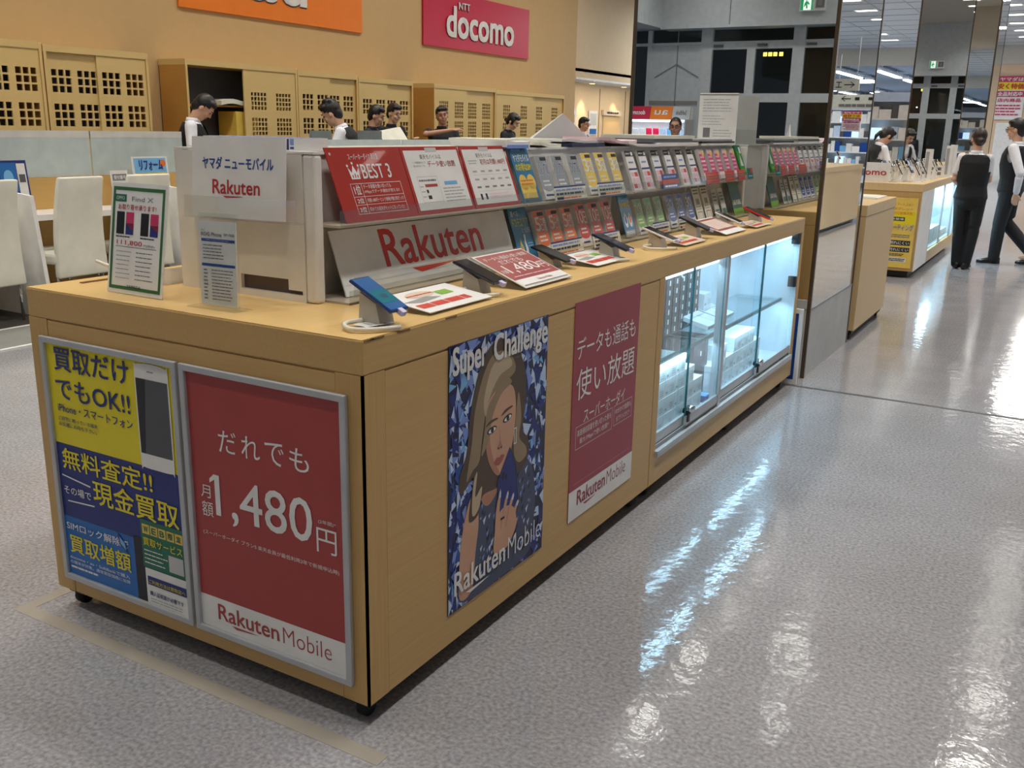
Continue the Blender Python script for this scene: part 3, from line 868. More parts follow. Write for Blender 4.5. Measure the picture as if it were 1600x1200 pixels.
# ---- unframed posters on the long side
m = MB(); w, h = .536, .760
m.box(0, 0, 0, w, h, .0012, 'navy_dark'); z = .0016
r_ = random.Random(11)
for i in range(1000):
    cx, cy = r_.uniform(.0, w), r_.uniform(.0, h); s = r_.uniform(.010, .042); a0 = r_.uniform(0, 6.28)
    pts = [(min(max(cx + s * r_.uniform(.4, 1) * cos(a0 + t), .001), w - .001), min(max(cy + s * r_.uniform(.4, 1.4) * sin(a0 + t), .001), h - .001)) for t in (0, 1.4 + r_.random(), 3.3 + r_.random())]
    m.poly(pts, r_.choice(['navy', 'ice', 'ice', 'periwinkle', 'periwinkle', 'blue_deep', 'ice', 'navy_dark', 'sky_blue', 'navy', 'periwinkle', 'navy']), z + i * 8e-7)
z = .0026
m.blob([(.055, .02), (.06, .16), (.075, .25), (.105, .31), (.15, .335), (.22, .35), (.32, .37), (.40, .35), (.455, .30), (.48, .20), (.47, .10), (.44, .02), (.25, .005)], 'dress', z)
for i in range(150):
    cx, cy = r_.uniform(.16, .45), r_.uniform(.03, .33); s = r_.uniform(.004, .012)
    m.poly([(cx, cy), (cx + s, cy + s * 2.2), (cx - s * .5, cy + s * 1.4)], r_.choice(['ice', 'periwinkle', 'ink', 'navy_dark']), z + .0003)
m.blob([(.055, .03), (.052, .12), (.066, .22), (.105, .31), (.14, .30), (.15, .22), (.135, .14), (.125, .05), (.10, .02)], 'sk1', z + .0004)
m.blob([(.16, .30), (.20, .36), (.26, .36), (.26, .30), (.20, .26)], 'sk2', z + .0005)
m.blob([(.12, .37), (.06, .34), (.05, .39), (.085, .45), (.10, .55), (.14, .66), (.20, .725), (.27, .735), (.345, .70), (.395, .62), (.405, .52), (.39, .44), (.425, .40), (.43, .35), (.38, .31), (.33, .33), (.25, .30), (.17, .30), (.145, .25), (.10, .245), (.105, .30)], 'blond_dk', z + .0007)
m.blob([(.115, .39), (.085, .37), (.11, .47), (.125, .56), (.165, .65), (.22, .70), (.30, .69), (.34, .63), (.26, .60), (.19, .56), (.165, .48), (.15, .41)], 'blond', z + .0009)
m.blob([(.17, .58), (.21, .665), (.28, .69), (.32, .65), (.25, .63), (.20, .58), (.18, .53)], 'blond_lt', z + .0010)
m.blob([(.36, .56), (.38, .48), (.37, .42), (.41, .38), (.415, .35), (.37, .34), (.34, .38), (.345, .46)], 'blond', z + .0010)
m.blob([(.12, .35), (.14, .38), (.13, .31), (.165, .33), (.15, .27), (.115, .26)], 'blond_lt', z + .0011)
m.blob([(.185, .55), (.18, .47), (.195, .40), (.235, .345), (.27, .338), (.315, .38), (.34, .45), (.345, .53), (.325, .585), (.27, .60), (.215, .585)], 'sk1', z + .0012)
m.blob([(.185, .53), (.18, .47), (.195, .40), (.235, .345), (.26, .34), (.225, .39), (.205, .45), (.205, .53)], 'sk2', z + .0013)
m.blob([(.225, .585), (.19, .55), (.17, .47), (.16, .42), (.20, .46), (.215, .52), (.26, .575), (.32, .60), (.27, .625)], 'blond', z + .0014)
for cx, cy, a in ((.213, .482, .10), (.298, .496, .18)):
    m.T = Matrix.Translation((cx, cy, 0)) @ Matrix.Rotation(a, 4, 'Z')
    m.ell(0, 0, .026, .010, 'ink', z + .0015); m.ell(.002, -.001, .020, .0065, 'paper', z + .0016); m.ell(.002, 0, .008, .008, 'ink', z + .0017)
    m.blob([(-.032, .020), (-.01, .030), (.026, .028), (.034, .022), (.01, .022)], 'blond_dk', z + .0015)
    m.T = Matrix.Identity(4)
m.blob([(.252, .49), (.256, .44), (.244, .422), (.25, .414), (.264, .413), (.272, .42), (.262, .44)], 'sk2', z + .0015); m.ell(.25, .418, .004, .003, 'ink', z + .0016); m.ell(.266, .417, .004, .003, 'ink', z + .0016)
m.blob([(.226, .378), (.243, .392), (.255, .389), (.266, .394), (.284, .388), (.268, .371), (.25, .366)], 'lip', z + .0016); m.poly([(.228, .3785), (.284, .387), (.256, .382)], 'red_wine', z + .0017)
m.frame2d(.337, .405, .352, .455, .003, 'paper', z + .0017)
m.poly([(.245, .315), (.315, .405), (.352, .340), (.372, .215), (.318, .185), (.262, .205)], 'ink', z + .0019); m.poly([(.248, .315), (.315, .402), (.349, .338), (.368, .217), (.318, .188), (.264, .208)], 'navy', z + .0020); m.ell(.278, .325, .008, .012, 'ink', z + .0021); m.ell(.296, .318, .006, .009, 'ink', z + .0021)
m.blob([(.235, .095), (.238, .17), (.26, .215), (.30, .225), (.345, .205), (.36, .16), (.335, .11), (.30, .09)], 'sk1', z + .0022)
for pts in ([(.238, .15), (.243, .235), (.262, .285), (.268, .28), (.262, .225), (.265, .16)], [(.268, .18), (.287, .235), (.305, .268), (.312, .262), (.300, .225), (.294, .17)], [(.295, .17), (.318, .225), (.338, .252), (.345, .245), (.328, .21), (.318, .165)], [(.32, .15), (.345, .20), (.366, .222), (.372, .214), (.355, .185), (.342, .145)], [(.30, .11), (.335, .14), (.36, .165), (.366, .157), (.35, .125), (.32, .10)]):
    m.blob(pts, 'sk1', z + .0023); 
for pts in ([(.262, .285), (.268, .28), (.2665, .262), (.259, .264)], [(.305, .268), (.312, .262), (.307, .246), (.299, .25)], [(.338, .252), (.345, .245), (.339, .231), (.331, .236)], [(.366, .222), (.372, .214), (.365, .203), (.358, .209)]): m.poly(pts, 'ice', z + .0026)
m.poly([(.266, .16), (.27, .16), (.288, .225), (.286, .228)], 'sk2', z + .0026); m.poly([(.295, .16), (.298, .16), (.316, .215), (.313, .217)], 'sk2', z + .0026); m.rect(.268, .19, .290, .197, 'navy_dark', z + .0026)
m.text('Super', .012, .655, .180, .755, 'paper', z + .003, .035); m.text('Challenge', .215, .655, .525, .755, 'paper', z + .003, .035)
logo(m, .024, .030, .515, .120, 'paper', z + .003)
o = m.build('poster', mw=fr_long(.0002, .342, .153)); tag(o, 'blue crystal poster of a woman holding a smartphone on the counter side', 'poster')

m = MB(); w, h = .528, .752
m.box(0, 0, 0, w, h, .0012, 'red_wine2'); z = .0018
m.rect(0, 0, w, .108, 'paper', z)
T_ = lambda s, y0, z0, y1, z1, k='paper', b=.0, **kw: m.text(s, y0 - 1.06, z0 - .168, y1 - 1.06, z1 - .168, k, z + .0006, b, **kw)
T_('データも通話も', 1.082, .728, 1.555, .800); T_('使い放題', 1.085, .590, 1.560, .694); T_('スーパーホーダイ', 1.150, .500, 1.488, .550)
m.frame2d(.035, .250, .325, .330, .0015, 'paper', z); m.frame2d(.34, .255, .50, .330, .0015, 'paper', z)
T_('高速通信容量を使い切った後も', 1.105, .462, 1.375, .485); T_('最大1Mbpsで使い放題!*', 1.125, .430, 1.36, .453); T_('10分かけ放題も', 1.41, .465, 1.55, .486); T_('全プランに付く!*', 1.42, .435, 1.54, .455)
m.rect(.03, .128, .50, .1286, 'pink_lt', z)
logo(m, .062, .030, .468, .098, 'red_wine2', z + .0006)
o = m.build('poster', mw=fr_long(.0002, 1.06, .168)); tag(o, 'unframed red poster with white footer on the counter side beside the showcase', 'poster')

# ================================================================== BROCHURE RACKS on the worktop
XC = -.63
HT = H + .0012
def rack_unit(y0, y1, label):
    d = y1 - y0
    r = empty('brochure_rack', at(XC, y0, HT)); tag(r, label, 'rack', 'brochure racks along the worktop')
    m = MB()
    prof = [(-.19, 0), (.19, 0), (.20, .20), (.18, .385), (-.18, .385), (-.20, .20)]
    m.prism(prof, 1, .012, d - .012, 'rackback'); m.build('body', r)
    MB().box(-.188, .002, .385, .188, d - .002, .392, 'rackwhite').build('top_board', r)
    for s_, nm in ((1, 'upper_ledge'), (-1, 'upper_ledge')):
        m = MB(); a, b = .204 * s_, (.310 if s_ > 0 else .242) * s_
        m.box(a, .004, .200, b, d - .004, .206, 'rackledge'); m.box(b, .004, .200, b + .004 * s_, d - .004, .245, 'acrylic'); m.build(nm, r)
    for s_ in (1, -1):
        m = MB(); a, b = .194 * s_, (.335 if s_ > 0 else .242) * s_
        m.box(a, .004, 0, b, d - .004, .006, 'rackledge'); m.box(b, .004, 0, b + .004 * s_, d - .004, .038, 'acrylic'); m.build('lower_ledge', r)
    for y in (.002, d - .012):
        m = MB(); m.prism([(-.193, 0), (.193, 0), (.203, .20), (.183, .3845), (-.183, .3845), (-.203, .20)], 1, y, y + .010, 'rackwhite'); m.build('divider', r)
    return r
RY = (.31, 1.305, 2.235, 3.165, 3.947)
for i, lab in enumerate(('frosted two-tier rack at the near end holding the red boards', 'frosted two-tier rack section with grey, yellow and orange card packs', 'frosted two-tier rack section with the black-topped white card packs', 'frosted two-tier rack section nearest the mirrored column')):
    rack_unit(RY[i], RY[i + 1] - .002, lab)
# tall end panels
def end_panel(y, label, cut):
    r = empty('rack_end_panel', at(XC, y, HT)); tag(r, label, 'panel')
    x0, x1 = -.25, .262
    m = MB(); T = fr((0, 0, 0), (1, 0, 0), (0, 0, 1), (0, -1, 0)); m.T = T
    holes = {(1, 1), (1, 2), (2, 1)} if cut else set()
    m.plate([x0, -.015, .160, .210, x1 - .04], [0, .018, .030, .058, .385], holes, 0, .012, 'rackwhite')
    m.T = Matrix.Identity(4); m.build('sheet', r)
    if cut: MB().box(-.045, .001, .004, .215, .006, .07, 'boxbrown').build('recess', r)  # dark plate behind the cutout paints the shade of a hollow
    m = MB(); m.box(x1 - .04, -.012, 0, x1, .022, .386, 'rackwhite'); m.build('corner_post', r, bevel=.008)
    m = MB(); m.box(x0, -.012, .386, x1, .03, .392, 'rackwhite'); m.build('top_rim', r)
    return r
end_panel(.286, 'tall white frosted panel closing the near end of the racks', True)
end_panel(3.962, 'tall cream panel closing the rack end that faces the mirror', False)

# ---- printed pieces standing on the racks
UX, UZ, LX, LZ = -.345, HT + .207, -.335, HT + .008
def card(name, y, x, z, w, h, t, deg, draw, base='paper', label=None, cat='card', group=None):
    m = MB(); m.box(-w / 2, 0, -t, w / 2, h, 0, base)
    draw(m, w, h)
    o = m.build(name, mw=fr_lean(x, y, z, deg)); tag(o, label, cat, group)
    return o
Z1 = .0008
# red boards
def d_best(m, w, h):
    x0 = -w / 2
    m.text('スーパーホーダイの満足度', x0 + .085, .172, x0 + .215, .190, 'paper', Z1, .0)
    m.text('BEST 3', x0 + .125, .118, x0 + .255, .160, 'paper', Z1, .018)
    m.poly([(x0 + .075, .118), (x0 + .112, .118), (x0 + .116, .152), (x0 + .104, .136), (x0 + .0935, .158), (x0 + .083, .136), (x0 + .071, .152)], 'paper', Z1)
    for i in range(3): m.rect(x0 + .081 + i * .010, .122, x0 + .085 + i * .010, .130 + (.004 if i == 1 else 0), 'board_red', Z1 + .0005)
    for cx, cy in ((.071, .156), (.0935, .163), (.116, .156)): m.ell(x0 + cx, cy, .004, .004, 'paper', Z1, 8)
    m.frame2d(x0 + .060, .020, x0 + .285, .106, .0014, 'paper', Z1); m.rect(x0 + .105, .020, x0 + .1064, .106, 'paper', Z1); m.rect(x0 + .06, .045, x0 + .285, .0462, 'paper', Z1); m.rect(x0 + .06, .068, x0 + .285, .0692, 'paper', Z1)
    for t, a, b in (('1位', .074, .102), ('2位', .050, .065), ('3位', .025, .040)): m.text(t, x0 + .070, a, x0 + .098, b, 'paper', Z1, .02)
    m.text('データ容量を使い切っても', x0 + .112, .090, x0 + .235, .102, 'paper', Z1); m.text('1Mbpsでデータ通信が使える!!', x0 + .112, .075, x0 + .27, .087, 'paper', Z1)
    m.text('月額1,480円〜という価格が魅力的だった!', x0 + .112, .051, x0 + .280, .063, 'paper', Z1); m.text('初めての端末がセットになっていた!', x0 + .112, .026, x0 + .270, .038, 'paper', Z1)
    m.ell(x0 + .015, .190, .004, .004, 'grey_lt', Z1)
card('printed_board', .372 + .163, UX, UZ, .326, .208, .003, 21, d_best, 'board_red', 'glossy red board with a white crown and BEST 3 on the near rack', 'board')
def d_data(m, w, h):
    x0 = -w / 2 + .012; x1 = w / 2 - .012; m.rect(x0, .012, x1, h - .012, 'paper', Z1 * .6)
    m.rect(-.03, h - .018, .03, h - .004, 'grey_lt', Z1 * 1.3)
    m.text('楽天モバイルは', x0 + .075, .168, x0 + .185, .183, 'ink', Z1); m.text('データ使い放題', x0 + .105, .143, x1 - .03, .163, 'red_wine', Z1, .01)
    m.text('データ容量を使い切っても', x0 + .03, .155, x0 + .098, .162, 'ink_grey', Z1); m.text('使い切らなくても', x0 + .03, .144, x0 + .09, .151, 'ink_grey', Z1)
    m.frame2d(x0 + .03, .035, x0 + .135, .115, .001, 'ink_light', Z1); m.rect(x0 + .06, .082, x0 + .125, .091, 'red_wine', Z1); m.rect(x0 + .06, .064, x0 + .070, .074, 'ink', Z1); m.rect(x0 + .06, .045, x0 + .078, .056, 'ink', Z1)
    m.lines(x0 + .036, .097, x0 + .13, .108, 1, 'ink_grey', Z1, .5, 4); m.lines(x0 + .034, .045, x0 + .055, .092, 3, 'ink_light', Z1, .2, 6)
    m.rect(x0 + .165, .085, x0 + .235, .097, 'sky_blue', Z1); m.lines(x0 + .15, .03, x1 - .02, .08, 5, 'ink_light', Z1, .35, 7)
card('printed_board', .855, UX, UZ, .308, .208, .003, 21, d_data, 'board_red', 'red-edged white data plan board in the middle of the near rack', 'board')
def d_first(m, w, h):
    x0 = -w / 2 + .010; x1 = w / 2 - .014; m.rect(x0, .012, x1, h - .012, 'paper', Z1 * .6)
    m.rect(-.03, h - .018, .03, h - .004, 'grey_lt', Z1 * 1.3)
    m.text('楽天モバイルは', x0 + .075, .168, x0 + .175, .183, 'ink', Z1); m.text('初月は月額1,480円', x0 + .09, .143, x1 - .015, .163, 'red_wine', Z1, .01)
    m.lines(x0 + .02, .145, x0 + .08, .162, 2, 'ink_light', Z1, .4, 2)
    for r_i, yy in enumerate((.125, .098, .072)):
        for c_i in range(5): m.rect(x0 + .03 + c_i * .048, yy - .006, x0 + .055 + c_i * .048, yy, 'ink_grey' if r_i == 2 else 'ink_light', Z1)
    m.rect(x0 + .03, .11, x1 - .02, .1106, 'ink_light', Z1); m.rect(x0 + .03, .055, x1 - .02, .0556, 'ink_light', Z1)
    m.rect(x0 + .035, .027, x0 + .047, .047, 'ink', Z1); m.rect(x0 + .065, .027, x0 + .077, .047, 'ink', Z1); m.lines(x0 + .09, .027, x1 - .02, .047, 3, 'pink_lt', Z1, .4, 9)
card('printed_board', 1.160, UX, UZ, .286, .208, .003, 21, d_first, 'board_red', 'red-edged white price board next to the blue leaflet on the upper tier', 'board')
# big white board on the lower tier
def d_rak(m, w, h):
    x0 = -w / 2
    m.rect(x0 + .005, .030, w / 2 - .005, .0312, 'grey_lt', Z1)
    logo(m, x0 + .205, .028, x0 + .735, .172, 'rakuten_red', Z1, False)
card('printed_board', .372 + .46, -.352, LZ, .92, .184, .004, 19, d_rak, 'white_gloss', 'long white board with a big red wordmark on the lower tier', 'board')
m = MB(); m.box(-.334, .38, LZ, -.331, 1.296, LZ + .055, 'acrylic'); o = m.build('acrylic_ledge'); tag(o, 'clear acrylic strip holding the long white board', 'holder')
# leaflets
def d_blue1(m, w, h):
    m.text('ヤマダモバイル', -w * .42, h * .72, w * .42, h * .86, 'paper', Z1, .02); m.text('のお得なSIM', -w * .42, h * .56, w * .42, h * .70, 'yellow', Z1, .03)
    m.lines(-w * .4, h * .90, w * .1, h * .96, 1, 'sky_blue', Z1, .6)
    m.ell(-w * .22, h * .36, w * .22, h * .14, 'yellow_soft', Z1); m.ell(w * .22, h * .36, w * .22, h * .14, 'yellow_soft', Z1); m.rect(-w * .44, h * .08, w * .36, h * .32, 'yellow_soft', Z1)
    m.lines(-w * .36, h * .3, w * .36, h * .42, 2, 'orange', Z1 * 1.6, .4, 3); m.rect(-w * .42, .004, w * .42, h * .06, 'grey_dk', Z1)
card('leaflet', 1.392, UX, UZ, .128, .205, .003, 21, d_blue1, 'blue_card', 'blue leaflet with yellow circles at the head of the upper tier', 'leaflet')
def d_blue2(m, w, h):
    m.text('選べる', -w * .42, h * .76, 0, h * .86, 'paper', Z1, .02); m.text('ドコモエリア', -w * .44, h * .58, w * .46, h * .73, 'yellow', Z1, .02); m.text('でつながる', -w * .02, h * .46, w * .44, h * .56, 'paper', Z1, .02)
    m.lines(-w * .4, h * .9, w * .1, h * .95, 1, 'sky_blue', Z1, .6)
    m.blob([(w * .02, h * .44), (w * .10, h * .42), (w * .06, h * .30), (w * .10, h * .18), (w * .02, h * .04), (-w * .06, h * .06), (-w * .02, h * .2), (-w * .02, h * .34)], 'paper', Z1); m.poly([(-w * .34, h * .12), (-w * .22, h * .38), (-w * .1, h * .12), (-w * .18, h * .12), (-w * .22, h * .24), (-w * .26, h * .12)], 'yellow_soft', Z1); m.lines(w * .14, h * .2, w * .44, h * .3, 2, 'sky_blue', Z1, .4, 3)
card('leaflet', 1.372, LX - .01, LZ, .128, .205, .003, 19, d_blue2, 'blue_card', 'blue leaflet with a white map beside the long white board', 'leaflet')
def d_blue3(m, w, h):
    m.text('海外プリペイド', -w * .42, h * .78, w * .42, h * .86, 'sky_blue', Z1, .02); m.text('SIM対応', -w * .42, h * .62, w * .42, h * .75, 'yellow', Z1, .03)
    for s_ in (-1, 1):
        m.blob([(s_ * w * .2 - .013, h * .25), (s_ * w * .2 - .016, h * .42), (s_ * w * .2, h * .52), (s_ * w * .2 + .016, h * .42), (s_ * w * .2 + .013, h * .25), (s_ * w * .2, h * .20)], 'paper', Z1); m.ell(s_ * w * .2, h * .36, .011, .016, 'orange' if s_ > 0 else 'blue_deep', Z1 * 1.5)
    m.rect(-w * .46, .004, w * .46, h * .14, 'greycard', Z1); m.lines(-w * .4, .01, w * .4, h * .12, 2, 'paper', Z1 * 1.5, .4, 3)
card('leaflet', 2.262, LX + .004, LZ + .006, .112, .205, .003, 19, d_blue3, 'blue_card', 'blue leaflet with two capsule figures between orange and green packs', 'leaflet')
# card packs: one builder, one mesh each, copied along the tier
def pack(band, big, key2, top='ink', foot='navy'):
    def f(m, w, h):
        m.rect(-w / 2 + .001, h * .26, w / 2 - .001, h - .001, band, Z1 * .5); m.ell(0, h * .27, w * .49, h * .09, band, Z1 * .55)
        m.rect(-w * .1, h * .88, w * .44, h * .96, top, Z1)
        m.text(big[0], -w * .46, h * .54, -w * .46 + w * big[2], h * .86, 'paper', Z1 * 1.2, .035)
        m.text(big[0], -w * .44, h * .55, -w * .44 + w * (big[2] - .04), h * .85, key2, Z1 * 1.8, -.0)
        if big[1]: m.text(big[1], -w * .46 + w * (big[2] + .04), h * .52, w * .46, h * .82, 'paper', Z1 * 1.2, .015)
        m.lines(-w * .34, h * .28, w * .34, h * .46, 2, 'paper', Z1 * 1.2, .45, 4); m.lines(-w * .4, h * .05, w * .4, h * .14, 1, foot, Z1 * 1.2, .5, 5)
    return f
def row(name, ys, tier, w, h, draw, labels, group, base='paper', t=.018, lift=.004):
    x, z, deg = (UX, UZ, 21) if tier == 'u' else (LX, LZ, 19)
    p = None
    for y, lab in zip(ys, labels):
        if p is None: p = card(name, y, x, z + lift, w, h, t, deg, draw, base, lab, 'card pack', group)
        else: dup(p, fr_lean(x, y, z + lift, deg), lab)
row('card_pack', (1.533, 1.656, 1.785), 'u', .086, .165, pack('greycard', ('シンプル', '', .92), 'navy'), ('grey plan card pack on the upper tier, next to the blue leaflet', 'grey plan card pack on the upper tier, middle of its three', 'grey plan card pack on the upper tier, next to the yellow packs'), 'grey card packs')
row('card_pack', (1.910, 2.030, 2.160), 'u', .086, .170, pack('yellow_soft', ('3', '日間', .45), 'paper', 'ink'), ('yellow number 3 card pack next to the grey packs', 'yellow number 3 card pack, middle of its three', 'yellow number 3 card pack, farthest from the grey packs'), 'yellow card packs')
row('card_pack', (1.497, 1.605, 1.716), 'l', .086, .165, pack('orange', ('5', '日間', .45), 'paper'), ('orange number 5 card pack beside the blue map leaflet', 'orange number 5 card pack, middle of its three', 'orange number 5 card pack next to the red packs'), 'orange card packs')
row('card_pack', (1.838, 1.958, 2.078), 'l', .086, .170, pack('redtag', ('10', '日', .6), 'paper'), ('red number 10 card pack next to the orange packs', 'red number 10 card pack, middle of its three', 'red number 10 card pack next to the capsule leaflet'), 'red card packs')
row('card_pack', (2.413, 2.527, 2.646), 'l', .084, .160, pack('green_lime', ('20', '', .7), 'paper', 'green'), ('green number 20 card pack next to the capsule leaflet', 'green number 20 card pack, middle of its three', 'green number 20 card pack next to the blue packs'), 'green card packs')
row('card_pack', (2.80, 2.928, 3.058), 'l', .090, .160, pack('blue_deep', ('30', '', .7), 'paper', 'navy'), ('blue number 30 card pack next to the green packs', 'blue number 30 card pack, middle of its three', 'blue number 30 card pack next to the white leaflets'), 'blue card packs')
def d_bw(m, w, h):
    m.rect(-w / 2, h * .86, w / 2, h, 'ink', Z1); m.rect(w * .2, h * .88, w * .44, h * .97, 'paper', Z1 * 1.5); m.lines(-w * .42, h * .90, w * .1, h * .96, 1, 'grey_lt', Z1 * 1.5, .6)
    m.lines(-w * .3, h * .68, w * .3, h * .74, 1, 'periwinkle', Z1, .7); m.rect(-w / 2, h * .52, w / 2, h * .56, 'navy', Z1)
    for i in range(2):
        for j in range(3): m.rect(-w * .42 + i * w * .44, h * .06 + j * h * .145, -w * .42 + i * w * .44 + w * .38, h * .06 + j * h * .145 + h * .11, 'pink_lt' if (i + j) % 3 else 'redtag', Z1)
row('card_pack', (2.345, 2.488, 2.640, 2.794, 2.953, 3.105), 'u', .088, .178, d_bw, ['black-headed white card pack, %s' % s for s in ('first and next to the yellow packs', 'second from the yellow packs', 'third from the yellow packs', 'fourth from the yellow packs', 'fifth from the yellow packs', 'last and next to the pink packs')], 'black-topped white card packs', t=.012, lift=0)
def d_pink(m, w, h):
    m.rect(-w / 2, h * .24, w / 2, h * .84, 'pink', Z1 * .6); m.rect(-w * .5, h * .84, 0, h, 'pink_lt', Z1 * .6); m.ell(w * .2, h * .86, w * .22, h * .09, 'yellow_soft', Z1)
    for k in range(4): m.lines(-w * .42, h * (.3 + .13 * k), w * .42, h * (.4 + .13 * k), 1, 'pink_lt' if k % 2 else 'paper', Z1, .6, k + 2)
row('card_pack', (3.262, 3.390, 3.510, 3.640, 3.770), 'u', .080, .165, d_pink, ['pink and magenta card pack, %s' % s for s in ('first after the black-topped packs', 'second after the black-topped packs', 'middle one of five', 'second from the green pack', 'next to the green pack')], 'pink card packs', lift=.012)
def d_green(m, w, h):
    m.rect(-w / 2, h * .8, w / 2, h, 'green_dk', Z1); m.rect(w * .05, h * .72, w * .4, h * .92, 'paper', Z1 * 1.4); m.poly([(-w * .3, h * .3), (0, h * .7), (w * .3, h * .3)], 'paper', Z1); m.rect(-w * .4, h * .1, w * .4, h * .2, 'green_lime', Z1)
card('card_pack', 3.885, UX, UZ + .02, .088, .175, .015, 21, d_green, 'green', 'green card pack at the mirror end of the upper tier', 'card pack')
def d_wl(m, w, h):
    m.rect(-w / 2, h * .88, w / 2, h, 'green_line', Z1); m.lines(-w * .4, h * .7, w * .4, h * .86, 2, 'ink_grey', Z1, .5, 3); m.rect(-w * .25, h * .45, w * .25, h * .6, 'grey_mid', Z1); m.frame2d(-w * .34, h * .06, w * .34, h * .26, .003, 'ink', Z1); m.lines(-w * .4, h * .3, w * .4, h * .42, 2, 'ink_light', Z1, .4, 4)
row('leaflet', (3.183, 3.312), 'l', .100, .200, d_wl, ('cream leaflet with green header next to the blue packs', 'cream leaflet with green header next to the small grey cards'), 'cream leaflets', 'paper_cream', .003)
def d_sm(m, w, h):
    m.lines(-w * .4, h * .55, w * .4, h * .9, 3, 'green_line', Z1, .45, 3); m.rect(-w * .4, h * .1, w * .4, h * .3, 'green_line', Z1)
row('small_card', (3.455, 3.570), 'l', .075, .160, d_sm, ('small pale grey card beside the cream leaflets', 'small pale grey card beside the dark green leaflet'), 'small pale cards', 'grey_lt', .004)
def d_line(m, w, h):
    m.text('LINE MOBILE', -w * .40, h * .28, w * .40, h * .42, 'paper', Z1, .05); m.rect(-w / 2, 0, w / 2, h * .18, 'green_lime', Z1)
card('leaflet', 3.815, LX, LZ, .175, .205, .004, 19, d_line, 'green_line', 'wide dark green leaflet at the mirror end of the lower tier', 'leaflet')
# price strips clipped to the ledges
def d_price(m, w, h):
    m.rect(-w / 2, h * .9, w / 2, h, 'navy', Z1); m.rect(-w / 2, 0, w / 2, h * .06, 'navy', Z1); m.lines(-w * .45, h * .62, w * .45, h * .86, 1, 'periwinkle', Z1, .5, 3)
    m.lines(-w * .45, h * .36, w * .45, h * .6, 1, 'ink', Z1, .6, 4); m.lines(-w * .45, h * .1, w * .45, h * .3, 1, 'orange', Z1, .5, 5); m.rect(-w * .45, h * .12, -w * .25, h * .28, 'ink', Z1 * 1.5)
pc = None
for y, w, x, z, lab in ((1.640, .26, -.316, UZ - .004, 'white price strip under the grey packs'), (2.005, .255, -.316, UZ - .004, 'white price strip under the yellow packs'), (1.575, .255, -.288, LZ, 'white price strip under the orange packs'), (1.925, .255, -.288, LZ, 'white price strip under the red packs'), (2.515, .20, -.288, LZ, 'white price strip under the green packs'), (2.795, .115, -.288, LZ, 'narrow white price strip under the blue packs')):
    card('price_card', y, x, z, w, .056, .0015, 14, d_price, 'paper_cream', lab, 'price card', 'price strips on the rack ledges')
def d_red(m, w, h): m.lines(-w * .42, h * .15, w * .42, h * .85, 3, 'orange', Z1, .4, 3)
for y, w, lab in ((3.26, .20, 'red tag under the pink packs nearest the black-topped packs'), (3.545, .15, 'red tag under the middle pink packs'), (3.745, .13, 'red tag under the pink packs nearest the mirror')): card('price_card', y, -.316, UZ - .002, w, .056, .0015, 14, d_red, 'redtag', lab, 'price card', 'red tags on the upper tier')
def d_br(m, w, h):
    m.rect(-w / 2, 0, w / 2, h * .3, 'blue_deep', Z1); m.rect(-w / 2, h * .3, w / 2, h * .62, 'redtag', Z1); m.lines(-w * .4, h * .66, w * .4, h * .94, 1, 'periwinkle', Z1, .5); m.lines(-w * .4, h * .06, w * .4, h * .26, 1, 'paper', Z1 * 1.4, .6)
card('price_card', 2.66, -.314, UZ - .002, .20, .066, .0015, 14, d_br, 'navy', 'blue and red tag in front of the black-topped packs', 'price card')
def d_dk(m, w, h): m.rect(w * .1, h * .5, w * .45, h * .95, 'redtag', Z1); m.lines(-w * .4, h * .1, w * .4, h * .4, 1, 'sky_blue', Z1, .5)
card('price_card', 3.90, -.312, UZ, .10, .06, .0015, 14, d_dk, 'green_dk', 'dark green and orange tag at the mirror end of the rack', 'price card')

# ---- signs on the near end of the rack
r = empty('shop_sign', fr((-.640, .272, HT + .198), (1, 0, 0), (0, .10, 1), (0, -1, .10))); tag(r, 'white board with blue kana and red wordmark on the rack end panel', 'sign')
r.matrix_world = fr((-.607, .235, HT + .213), (1, .02, 0), (0, .08, 1), (0, -1, .08))
m = MB(); w, h = .338, .212
m.box(-w / 2, 0, -.004, w / 2, h, 0, 'paper'); m.text('ヤマダ ニューモバイル', -w * .38, h * .60, w * .38, h * .755, 'blue_deep', Z1, .03)
logo(m, -w * .27, h * .245, w * .24, h * .475, 'red_ink', Z1, False); m.build('sheet', r)
m = MB(); m.box(-w / 2, -.004, -.006, w / 2 + .06, 0, .03, 'acrylic'); m.box(-w / 2, 0, .026, w / 2 + .06, .055, .029, 'acrylic'); m.build('acrylic_holder', r)

